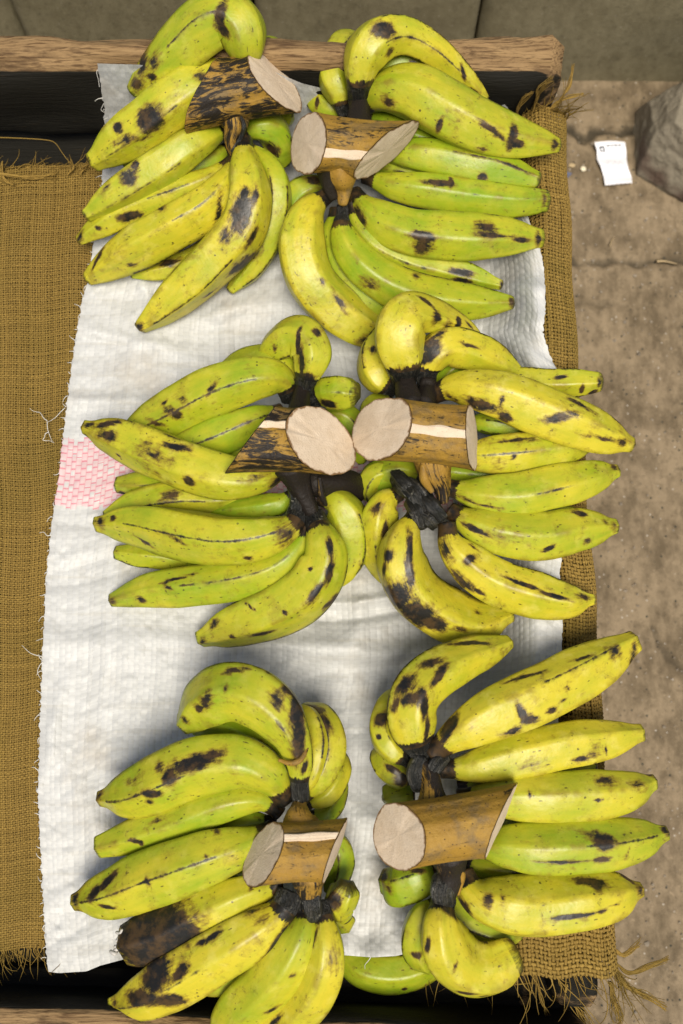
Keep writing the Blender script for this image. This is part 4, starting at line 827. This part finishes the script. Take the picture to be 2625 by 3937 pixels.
# ---------------------------------------------------------------- burlap cloth, thread by thread
bl = thing('burlap_cloth', 'coarse brown burlap cloth with frayed edges spread over the table under the white sack', 'cloth', (0, .1, 0))
def weave(pos, na, nb, w_a, w_b, amp, seed=0, skip=None):
    """pos(i, j) -> (..., 3) surface point of warp i and weft j (floats). Every thread is a flattened band passing over and under"""
    g = np.random.default_rng(seed); Vs, Fs, Ts = [], [], []; off = 0
    for kind in (0, 1):
        nt, nc, wd = (na, nb, w_a) if kind == 0 else (nb, na, w_b)
        c = np.arange(0, nc - .49, .5); i = np.arange(nt)
        I, C = np.meshgrid(i.astype(float), c, indexing='ij')
        jit = np.cumsum(g.normal(0, .022, (nt, len(c))), 1); jit -= np.linspace(0, 1, len(c))[None, :] * jit[:, -1:]
        jit = np.clip(jit, -.15, .15) + g.normal(0, .035, (nt, 1))
        Pm = pos(I + jit, C) if kind == 0 else pos(C, I + jit)
        e = .02
        da = (pos(I + e, C) - pos(I - e, C)) if kind == 0 else (pos(C + e, I) - pos(C - e, I))
        db = (pos(I, C + e) - pos(I, C - e)) if kind == 0 else (pos(C, I + e) - pos(C, I - e))
        nn = unit(np.cross(da, db)) if kind == 0 else unit(np.cross(da, db))
        nn = np.where((nn @ np.array([.5, 0, .85]))[..., None] < 0, -nn, nn)
        sgn = np.where((c % 1) == 0, 1, 0)[None, :] * (-1.0) ** (I + np.floor(C)) * (1 if kind == 0 else -1)
        sd = unit(db if kind == 1 else da) if False else unit(da)
        sd = unit((pos(I + e, C) - pos(I - e, C))) if kind == 0 else unit((pos(C, I + e) - pos(C, I - e)))
        wv = wd * (1 + g.normal(0, .07, (nt, 1)) + g.normal(0, .09, I.shape))[..., None]
        th = wd * .42
        ctr = Pm + nn * (amp * sgn)[..., None]
        Q = np.stack([ctr - sd * wv, ctr + nn * th, ctr + sd * wv, ctr - nn * th], 2)     # nt, nc', 4, 3
        n2 = Q.shape[1]
        f = grid_faces(n2, 4, True)
        Vs.append(Q.reshape(-1, 3)); Fs.append((f[None] + (np.arange(nt) * n2 * 4)[:, None, None]).reshape(-1, 4) + off)
        off += nt * n2 * 4
        Ts.append((np.repeat(np.clip(g.normal(.5, .10, (nt, 1)) + g.normal(0, .10, (nt, n2)), 0, 1).ravel(), 4)))
    return np.vstack(Vs), np.vstack(Fs), np.concatenate(Ts)
# left field: pixel columns and rows of the photograph turned into points on the table top
pl = 5.2
def pos_left(i, j):
    v = 382 + j * pl
    rise = 4 * np.sin(i * .11 + 1)
    u = -30 + i * pl * (1.0 + .10 * np.clip(1 - v / 2300, 0, 1)) + 3.0 * np.sin(v / 160) + 2.0 * np.sin(v / 61 + 1)
    vv = v + rise + 3.0 * np.sin(i * .23 + v / 300) + 10 * np.clip((i - 40) / 20, 0, 1) * np.sin(v / 90)
    z = .001 + .0018 * np.sin(i * .19 + v / 120) + .001 * np.sin(v / 55)
    return F(u, vv, z)
nl_r = int((2186 - 382) / pl)
pxm = float(np.linalg.norm(F(100, 1200, 0) - F(105.2, 1200, 0)))
V1, F1, T1 = weave(pos_left, 58, nl_r, pxm * .46, pxm * .46, pxm * .17, 1)
# right field: laid over the rounded side rail and hanging down outside
edge_v = [150, 190, 400, 750, 1180, 1380, 1620, 2150, 2300]; edge_u = [1290, 1293, 1304, 1321, 1350, 1368, 1380, 1415, 1424]
ey = F(edge_u, edge_v, .045); eo = np.argsort(ey[:, 1])
y_top, y_bot = float(F(1250, 250, .068)[1]), float(F(1350, 2252, .062)[1])
pr = .0042; yr0 = float(F(1300, 1960, .06)[1])
def pos_right(i, j):
    y = y_top - j * pr * 1.08
    E = np.interp(y, ey[eo, 1], ey[eo, 0]) + .0015 * np.sin(y * 40)
    l = i * pr - .185                       # path length, 0 at the top of the rounding
    rr = .032
    th = np.clip(l / rr, 0, np.pi / 2); lin = np.minimum(l, 0); dn = np.maximum(l - rr * np.pi / 2, 0)
    x = E - rr + lin + rr * np.sin(th) + .05 * dn
    z = .070 - rr * (1 - np.cos(th)) - dn - .070 * (lambda q: q * q * (3 - 2 * q))(np.clip((-lin - .006 - .064 * np.clip((yr0 - y) / .06, 0, 1)) / .055, 0, 1))
    z = z + .002 * np.sin(y * 31 + i * .2) * (th < .5)
    return np.stack([x, y + .002 * np.sin(i * .5), z], -1)
na_r = int((.185 + .05 + .11) / pr); nb_r = int((y_top - y_bot) / (pr * 1.08))
V2, F2, T2 = weave(pos_right, na_r, nb_r, pr * .47, pr * .50, pr * .17, 2)
o = mesh_obj('woven_threads', np.vstack([V1, V2]), np.vstack([F1, F2 + len(V1)]), M_JUTE, bl, True, {'tone': np.concatenate([T1, T2])}); o['kind'] = 'stuff'
# plain middle of the cloth, hidden by the sack
gu, gv = np.meshgrid(np.linspace(255, 1160, 40), np.linspace(420, 2130, 60), indexing='ij')
o = mesh_obj('cloth_middle', F(gu, gv, -.004 + .0 * gu).reshape(-1, 3), grid_faces(40, 60)[:, ::-1], M_JUTE, bl, True, {'tone': np.full(2400, .4)})
def fringe(starts, dirs, lens, droop, curl=.25, seed=0, seg=5):
    g = np.random.default_rng(seed); out = []
    for s0, d0, L in zip(starts, dirs, lens):
        p = np.array(s0, float); d = unit(np.array(d0, float)); ln = [p.copy()]; wob = g.normal(0, curl, 3)
        for k in range(seg):
            d = unit(d + wob * .35 + np.array([0, 0, -droop * (k + 1) / seg]) + g.normal(0, curl * .3, 3)); p = p + d * L / seg; ln.append(p.copy())
        out.append(np.array(ln))
    return out
g = np.random.default_rng(5)
lines = []
# far left edge: short, leaning right, then far right edge, near edges
n = 60; u0 = np.linspace(-20, 232, n) + g.normal(0, 2, n)
lines += fringe(F(u0, 386 + g.normal(0, 3, n), .004), [(g.uniform(.1, 1.2), g.uniform(.2, 1), g.uniform(-.1, .3)) for _ in range(n)], g.uniform(.012, .034, n), .3, .5, 1)
n = 120; i0 = g.uniform(8, 56, n)
lines += fringe([pos_right(np.array(i), np.array(0.0)) + np.array([0, -.003, 0]) for i in i0], [(g.normal(.30, .40), g.uniform(-.1, .15), 1) for _ in range(n)], g.uniform(.018, .055, n), .10, .30, 2)
n = 80; i0 = g.uniform(0, 62, n)
lines += fringe([pos_right(np.array(i), np.array(nb_r - 1.0)) for i in i0], [(g.normal(.15 + .012 * (i - 20), .25), -1, g.uniform(-.5, .2)) for i in i0], g.uniform(.03, .085, n), .5, .35, 3)
n = 90; u0 = np.linspace(-25, 190, n) + g.normal(0, 3, n)
lines += fringe(F(u0, 2178 + g.normal(0, 6, n) - 14 * np.clip((u0 - 60) / 60, 0, 1), .003), [(g.normal(.05, .3), -1, g.uniform(-.3, .2)) for _ in range(n)], g.uniform(.015, .045, n), .45, .4, 4)
strands('frayed_fringe', lines, M_JUTE, bl, g.uniform(.0005, .0010, len(lines)))
# longer tufts that stand out over the ground on the right
def tuft(path, n, spread, rad, seed):
    g2 = np.random.default_rng(seed); a = np.array(path, float); res = []
    for _ in range(n):
        q = np.array([F(p[0] + g2.normal(0, spread * (.15 + .85 * k / (len(a) - 1)) * (1 - .55 * (k == len(a) - 1))), p[1] + g2.normal(0, spread * (.2 + .6 * k / (len(a) - 1))), p[2]) for k, p in enumerate(a)]); res.append(q)
    return res
tl = tuft([(1268, 252, .07), (1290, 225, .085), (1308, 195, .095), (1315, 150, .10)], 9, 5, .0006, 1)
tl += tuft([(1262, 250, .07), (1280, 236, .08), (1310, 222, .085), (1340, 214, .085)], 8, 4, .0006, 2)
tl += tuft([(1225, 250, .079), (1232, 225, .102), (1245, 200, .122), (1268, 182, .138)], 16, 6, .0006, 3)
tl += tuft([(1185, 265, .068), (1190, 245, .084), (1205, 225, .102), (1222, 210, .115)], 16, 6, .0006, 4)
tl += tuft([(1418, 2215, .03), (1445, 2235, .03), (1490, 2220, .03), (1535, 2205, .03)], 14, 7, .0006, 5)
tl += tuft([(1416, 2240, .03), (1440, 2265, .03), (1480, 2285, .02), (1530, 2312, .02)], 16, 8, .0006, 6)
tl += tuft([(1414, 2180, .03), (1430, 2195, .03), (1450, 2185, .03), (1470, 2165, .03)], 12, 8, .0006, 7)
tl += tuft([(1400, 2255, .04), (1408, 2290, .03), (1418, 2330, .02), (1425, 2370, .0)], 14, 10, .0006, 8)
tl += tuft([(1300, 2262, .05), (1312, 2290, .04), (1335, 2325, .02), (1365, 2365, .0)], 14, 12, .0006, 9)
tl += tuft([(1235, 2262, .05), (1245, 2295, .03), (1255, 2325, .01), (1262, 2370, -.02)], 7, 9, .0006, 10)
tl += tuft([(5, 372, .02), (2, 390, .012), (8, 410, .01), (30, 425, .01)], 10, 6, .0006, 11)
tl += tuft([(-20, 395, .012), (30, 402, .012), (80, 410, .01), (130, 400, .01)], 14, 6, .0006, 12)
tl += tuft([(155, 400, .01), (165, 385, .012), (160, 365, .015)], 8, 7, .0006, 13)
tl += tuft([(185, 400, .01), (190, 385, .012), (200, 372, .015)], 10, 7, .0006, 14)
tl += tuft([(1235, 2256, .05), (1180, 2262, .03), (1120, 2275, .02), (1080, 2278, .02)], 3, 3, .0006, 15)
strands('long_fringe', tl, M_JUTE, bl, .0009)
strands('loose_thread', [F([-20, 60, 110, 128, 142, 160, 190, 234], [315, 318, 322, 330, 350, 372, 388, 404], [.03, .03, .03, .03, .02, .012, .008, .006])], M_JUTE, bl, .0011, False)

# ---------------------------------------------------------------- white woven sack
sk = thing('white_sack', 'white woven plastic sack with a pink stripe spread flat under the plantains', 'sack', tuple(F(784, 1200, 0)))
lv = [145, 250, 420, 640, 700, 830, 950, 1100, 1200, 1330, 1500, 1640, 1804, 1950, 2077, 2200, 2236]; lu = [222, 240, 233, 203, 186, 165, 150, 134, 118, 105, 97, 92, 86, 92, 99, 106, 112]
rv = [180, 248, 367, 495, 567, 619, 716, 762, 808, 849, 1000, 1279, 1320, 1407, 1485, 1700, 2000, 2140]; ru = [1150, 1166, 1190, 1211, 1240, 1250, 1254, 1247, 1261, 1279, 1288, 1291, 1286, 1293, 1292, 1280, 1240, 1205]
ta, tv = [0, .1, .3, .44, .5, .56, .80, .93, .955, 1], [145, 148, 165, 165, 190, 205, 190, 182, 186, 248]
ba, bv = [0, .02, .08, .11, .16, .35, .6, .68, .73, .77, 1], [2230, 2233, 2229, 2216, 2202, 2186, 2190, 2197, 2194, 2184, 2140]
NC, NR = 92, 238
fu = np.array([0, .09, .5, .91]); fv = np.array([0, .33, .67])
ac = (np.arange(NC)[:, None] + fu).ravel(); ac = np.append(ac, NC); rc = (np.arange(NR)[:, None] + fv).ravel(); rc = np.append(rc, NR)
g = np.random.default_rng(11)
jw = g.normal(0, .10, NC + 1); jr = g.normal(0, .10, NR + 1)
acj = ac + np.interp(ac, np.arange(NC + 1), jw); rcj = rc + np.interp(rc, np.arange(NR + 1), jr)
A, Tt = np.meshgrid(acj / NC, rcj / NR, indexing='ij'); Ai, Ri = np.meshgrid(ac, rc, indexing='ij')
A = A + .004 * np.sin(Tt * 37 + 2) * np.sin(np.pi * np.clip(A, 0, 1)); Tt2 = Tt + .0035 * np.sin(A * 23 + 1) * np.sin(np.pi * np.clip(Tt, 0, 1))
Vv = np.interp(A, ta, tv) * (1 - Tt2) + np.interp(A, ba, bv) * Tt2
ragL = np.interp(np.arange(len(rc)), np.arange(0, len(rc), 2), g.normal(0, 1.2, len(np.arange(0, len(rc), 2))))
Uu = np.interp(Vv, lv, lu) * (1 - A) + np.interp(Vv, rv, ru) * A + ragL[None, :] * (np.clip(1 - A / .01, 0, 1) + np.clip(1 - (1 - A) / .01, 0, 1))
Yt = (1176 - Vv) / 1176 * T
z = .0105 + .070 * (lambda x: x * x * (3 - 2 * x))(np.clip((Uu - 1110) / 130, 0, 1))
zf = np.where(Yt > .25, CAM_H - (YF - .0035 - .004 * np.sin(A * 19)) / np.tan(TILT + np.arctan(np.maximum(Yt, .1))), -1)
kk = .02; hmx = np.clip(.5 + .5 * (zf - z) / kk, 0, 1); z = z * (1 - hmx) + np.maximum(zf, z) * hmx + kk * hmx * (1 - hmx) * .5
# soft folds
def fold(cx, cy, lx, ly, amp, ang):
    c, s = math.cos(ang), math.sin(ang); x = (Uu - cx) * c + (Vv - cy) * s; y = -(Uu - cx) * s + (Vv - cy) * c
    y = y + 8 * np.sin(x / 60)
    return amp * np.exp(-(x / lx) ** 2 - (y / ly) ** 2)
gg = np.random.default_rng(3); W_ = np.zeros_like(Uu)
for _ in range(90):
    W_ += fold(gg.uniform(80, 1300), gg.uniform(350, 2250), gg.uniform(60, 240), gg.uniform(15, 34), gg.uniform(-.005, .007), gg.normal(0, .35) + (1.57 if gg.random() < .22 else 0))
for cx, cy, lx, ly, am, an in [(640, 700, 200, 40, .007, .15), (900, 1370, 260, 12, .006, -.06), (880, 1410, 240, 10, -.004, -.05), (900, 1500, 300, 26, .006, .05), (600, 1480, 240, 22, .005, .05), (1180, 790, 120, 22, .007, .8), (1200, 660, 100, 20, .006, .2),
                               (840, 1720, 160, 60, .006, .1), (300, 780, 150, 18, .005, .3), (250, 920, 120, 16, .005, .1), (200, 1480, 140, 30, .004, .2), (1240, 720, 60, 30, .006, 1.5), (700, 640, 120, 30, .007, .6), (860, 2080, 100, 40, .006, 1.4)]:
    W_ += fold(cx, cy, lx, ly, am, an)
cr1 = gg.normal(0, 1, (70, 130)); a1, t1 = np.clip(A, 0, 1) * 68.9, np.clip(Tt, 0, 1) * 128.9
i1, j1 = np.minimum(a1.astype(int), 68), np.minimum(t1.astype(int), 128); fa1, ft1 = a1 - i1, t1 - j1; fa1 = fa1 * fa1 * (3 - 2 * fa1); ft1 = ft1 * ft1 * (3 - 2 * ft1)
crk1 = (cr1[i1, j1] * (1 - fa1) + cr1[i1 + 1, j1] * fa1) * (1 - ft1) + (cr1[i1, j1 + 1] * (1 - fa1) + cr1[i1 + 1, j1 + 1] * fa1) * ft1
z = z + np.maximum(W_ * 1.5, -.0035) + .0006 * crk1
P0 = F(Uu, Vv, z)
dU = np.gradient(P0, axis=0); dV = np.gradient(P0, axis=1); nn = unit(np.cross(dV, dU)); nn = np.where(nn[..., 2:] < 0, -nn, nn)
fa = Ai % 1; fb = Ri % 1; par = ((np.floor(Ai) + np.floor(Ri)) % 2)
hh = np.where(fa < .02, -.0006, np.where((fa > .4) & (fa < .6), .0006, .0002))
band = (fb > .2) & (fb < .8)
hh = hh + np.where(band & (par == 1), -.0004, 0) + np.where(band & (par == 0), .0004, 0) + g.normal(0, .00010, hh.shape)
hh *= .26
P1 = P0 + nn * hh[..., None]
n, m = P1.shape[:2]
ci = np.arange(n - 1)[:, None]; rj = np.arange(m - 1)[None, :]; col_, row_ = ci // 4, rj // 3
weft = ((col_ + row_) % 2 == 1) & (rj % 3 == 1)
gap = (ci % 4 == 0) | (ci % 4 == 3)
cell = g.normal(.62, .16, (NC + 1, NR + 1)); colt = g.normal(0, .14, NC + 1)
rowt = g.normal(0, .14, NR + 1)
tone = cell[col_, row_ // 1] * .4 + .40 + colt[col_] * .5 + rowt[row_] * .6 - .14 * weft - .14 * (gap & weft) - .05 * gap
vm = (Vv[:-1, :-1] + Vv[1:, 1:]) / 2; um = (Uu[:-1, :-1] + Uu[1:, 1:]) / 2
pc = vm - (um - 140) * .02 + g.normal(0, 3.0, NC + 1)[col_]
rowpink = ((pc > 1008) & (pc < 1163)).astype(float)
pk = rowpink * np.where(weft, 1.0, np.where(gap, .72, np.clip(.30 + g.normal(0, .16, (NC + 1, NR + 1))[col_, row_], .08, .6)))
o = mesh_obj('woven_sheet', P1.reshape(-1, 3), grid_faces(n, m), M_SACK, sk, True, None, {'tone': np.clip(tone, 0, 1).ravel(), 'pink': pk.ravel()})
wl = [F([149, 140, 128, 116, 108], [937, 945, 958, 966, 970], [.012, .014, .012, .012, .01]), F([108, 100, 92, 84, 76, 68], [966, 960, 948, 946, 944, 938], .012), F([108, 109, 112, 118, 124], [968, 985, 995, 1010, 1018], .012),
      F([112, 104, 102, 98, 104, 114, 120], [992, 996, 1004, 1010, 1012, 1012, 1016], .013), F([118, 108, 100, 90], [1228, 1230, 1222, 1224], .012), F([98, 84, 70, 58, 50], [1508, 1505, 1500, 1490, 1482], .012), F([98, 90, 86, 94], [1520, 1530, 1545, 1560], .012),
      F([90, 82, 78], [1640, 1648, 1655], .01), F([852, 846, 838, 838], [2196, 2206, 2216, 2226], .012), F([230, 222, 226, 228], [150, 165, 185, 200], [.14, .135, .125, .12]), F([238, 234, 232, 238], [238, 246, 252, 258], [.08, .075, .07, .07])]
wl += fringe(F(np.interp(np.linspace(200, 2200, 80), lv, lu), np.linspace(200, 2200, 80), np.where(np.linspace(200, 2200, 80) < 330, .10, .012)), [(-1, g.normal(0, .8), g.uniform(-.2, .5)) for _ in range(80)], g.uniform(.003, .012, 80), .3, .7, 8)
te = np.linspace(.935, 1, 40); tev = np.interp(te, ta, tv); teu = np.interp(tev, lv, lu) * (1 - te) + np.interp(tev, rv, ru) * te
wl += fringe(F(teu, tev, .115 - .05 * np.clip((te - .95) / .05, 0, 1)), [(g.normal(.3, .6), 1, g.uniform(-.2, .8)) for _ in te], g.uniform(.005, .016, 40), .1, .9, 9)
strands('frayed_threads', wl, M_STRING, sk, .0008)

# ---------------------------------------------------------------- rock
rc_ = F(1600, 305, GZ + .05)
bmr = None
import bmesh
bm = bmesh.new(); bmesh.ops.create_icosphere(bm, subdivisions=6, radius=1.0)
Vr = np.array([v.co[:] for v in bm.verts]); Fr = np.array([[v.index for v in f.verts] for f in bm.faces]); bm.free()
gr = np.random.default_rng(21)
pln = unit(np.vstack([np.array([[-1, .05, .10], [.10, -.10, 1], [-.62, -.75, .35], [.45, -1, .3], [-.55, .85, .35], [.3, 1, .3], [1, 0, .1], [-.8, .2, .55], [.05, -.8, .6]]), gr.normal(0, 1, (4, 3))])); dist = np.concatenate([[.74, .62, .72, .74, .76, .78, .85, .74, .74], gr.uniform(.8, .95, 4)])
sup = np.min(np.where((Vr @ pln.T) > .05, dist[None, :] / np.maximum(Vr @ pln.T, .05), 9), 1)
rr_ = np.minimum(sup, 1.05) + np.array([.030 * mnoise.fractal((v[0] * 4, v[1] * 4, v[2] * 4), 1, 2, 6) for v in Vr])
Vk = Vr * rr_[:, None] * np.array([.135, .126, .125])
pal = np.where((Vr[:, 0] > -.30) & (Vr[:, 2] > .1), .55, .12)
rk = mesh_obj('rock', Vk + rc_, Fr, M_ROCK, None, True, {'pale': pal})
tag(rk, 'large rough brown stone with pale scuffs at the right edge of the photo', 'stone')
g_rock = gr
# ---------------------------------------------------------------- receipt on the ground
PX = lambda x, y: (2150 + x * 475 / 1568, 240 + y * 540 / 1783)
def rp(s, t, dz=0.0):
    """point on the curling slip: s across, t down"""
    L = np.array([(445, 1015), (478, 1120), (478, 1230), (530, 1330), (560, 1440), (582, 1560)], float); Rr = np.array([(835, 1010), (850, 1120), (855, 1240), (880, 1360), (920, 1460), (925, 1530)], float)
    k = np.linspace(0, 1, 6); x = np.interp(t, k, L[:, 0]) * (1 - s) + np.interp(t, k, Rr[:, 0]) * s; y = np.interp(t, k, L[:, 1]) * (1 - s) + np.interp(t, k, Rr[:, 1]) * s - 16 * np.sin(s * 3.1) * np.clip(1 - t * 5, 0, 1)
    z = GZ + .006 + .006 * np.sin(t * 7 + 1) ** 2 + .004 * (s - .5) ** 2 + .006 * np.clip(.15 - t, 0, 1) / .15 * (1 - s)
    u, v = PX(x, y); return P(u, v, z + dz)
rt_ = thing('receipt', 'small crumpled white printed paper receipt lying on the ground', 'receipt', tuple(rp(np.array(.5), np.array(.5))))
s_, t_ = np.meshgrid(np.linspace(0, 1, 24), np.linspace(0, 1, 40), indexing='ij')
tt_ = t_ * np.where(t_ > .99, 1 + .02 * np.sin(s_ * 40) * (s_ > .3), 1)
q0 = rp(s_, np.minimum(tt_, 1.0)); mesh_obj('paper', q0.reshape(-1, 3), grid_faces(24, 40)[:, ::-1], M_PAPER, rt_)
def ink(name, s0, s1, t0, t1, mat, n=6):
    a, b = np.meshgrid(np.linspace(s0, s1, n), np.linspace(t0, t1, n), indexing='ij'); return mesh_obj(name, rp(a, b, .0012).reshape(-1, 3), grid_faces(n, n)[:, ::-1], mat, rt_)
for s0, s1, t0, t1 in ((.115, .275, .105, .13), (.115, .275, .195, .22), (.115, .15, .13, .195), (.235, .275, .13, .195), (.18, .205, .125, .15)): ink('logo', s0, s1, t0, t1, M_INK)
x = .34
for k in range(13):
    wd = gr.uniform(.022, .036); ink('print', x, x + wd, .085 - k * .001 + gr.uniform(-.004, .004), .112 - k * .001, M_INK if k % 3 else M_FAINT, 3); x += wd + .012
for t in (.27, .30, .42, .455, .49, .525, .60, .64, .70):
    x = gr.uniform(.12, .45)
    while x < .86:
        wd = gr.uniform(.04, .13); ink('print', x, min(.92, x + wd), t, t + .014, M_FAINT, 3); x += wd + gr.uniform(.02, .12)
# ---------------------------------------------------------------- litter
def chip(name, label, cat, u, v, r, mat, z=.004, sq=(1, 1, .5), seed=0, grp=None):
    g2 = np.random.default_rng(seed); bm = bmesh.new(); bmesh.ops.create_icosphere(bm, subdivisions=2, radius=1)
    Va = np.array([q.co[:] for q in bm.verts]); Fa = np.array([[q.index for q in f.verts] for f in bm.faces]); bm.free()
    Va = Va * (1 + g2.normal(0, .12, (len(Va), 1))) * r * np.array(sq)
    return tag(mesh_obj(name, Va + F(u, v, GZ + z), Fa, mat, None, False), label, cat, grp)
chip('crumb', 'tiny white crumb on the ground left of the receipt', 'crumb', 1339, 388, .0055, M_CRUMB, seed=1)
chip('crumb', 'tiny orange crumb on the ground near the burlap edge', 'crumb', 1313, 380, .006, M_STRAW, seed=2, sq=(1.2, .8, .5))
u, v = F(1290, 398, GZ), None
tri = np.array([PX(30, 1370), PX(165, 1405), PX(60, 1510), PX(-40, 1500), PX(-40, 1380)])
q = P(tri[:, 0], tri[:, 1], GZ + .006); q2 = q - np.array([0, 0, .003])
tag(mesh_obj('paper_scrap', np.vstack([q, q2]), [np.array([[4, 3, 2, 1, 0]]), np.array([[i, (i + 1) % 5, (i + 1) % 5 + 5, i + 5] for i in range(5)])], M_BLUE, None, False), 'torn blue-grey scrap half hidden behind the burlap edge', 'scrap')
def straw(u0, v0, u1, v1, label, r=.0022):
    l = strands('dry_straw', [F([u0, (u0 * .6 + u1 * .4), u1], [v0, (v0 + v1) / 2 - 3, v1], GZ + .006)], M_STRAW, None, r, False); tag(l, label, 'straw')
straw(1508, 600, 1555, 606, 'pale dry straw lying in the ground crack at the right edge', .004)
straw(1400, 565, 1412, 545, 'short dry straw on the ground below the receipt')

# ---------------------------------------------------------------- grit lying on the concrete
g3 = np.random.default_rng(31); N_ = 1500
bm = bmesh.new(); bmesh.ops.create_icosphere(bm, subdivisions=1, radius=1)
Va = np.array([q.co[:] for q in bm.verts]); Fa = np.array([[q.index for q in f.verts] for f in bm.faces]); bm.free()
cx = g3.uniform(.42, 1.02, N_); cy = g3.uniform(-.75, 1.25, N_); rr3 = .0007 + g3.exponential(.0008, N_)
VV = (Va[None] * (1 + g3.normal(0, .2, (N_, len(Va), 1))) * (rr3[:, None, None] * np.array([1, 1, .6]))) + np.stack([cx, cy, np.full(N_, GZ + .0012)], -1)[:, None]
FF = (Fa[None] + (np.arange(N_) * len(Va))[:, None, None]).reshape(-1, 3)
M_GRIT = mat_plain('stone_grit', (.24, .20, .15), .85, .8, 12)
o = mesh_obj('grit', VV.reshape(-1, 3), FF, M_GRIT, None, False); o['kind'] = 'stuff'
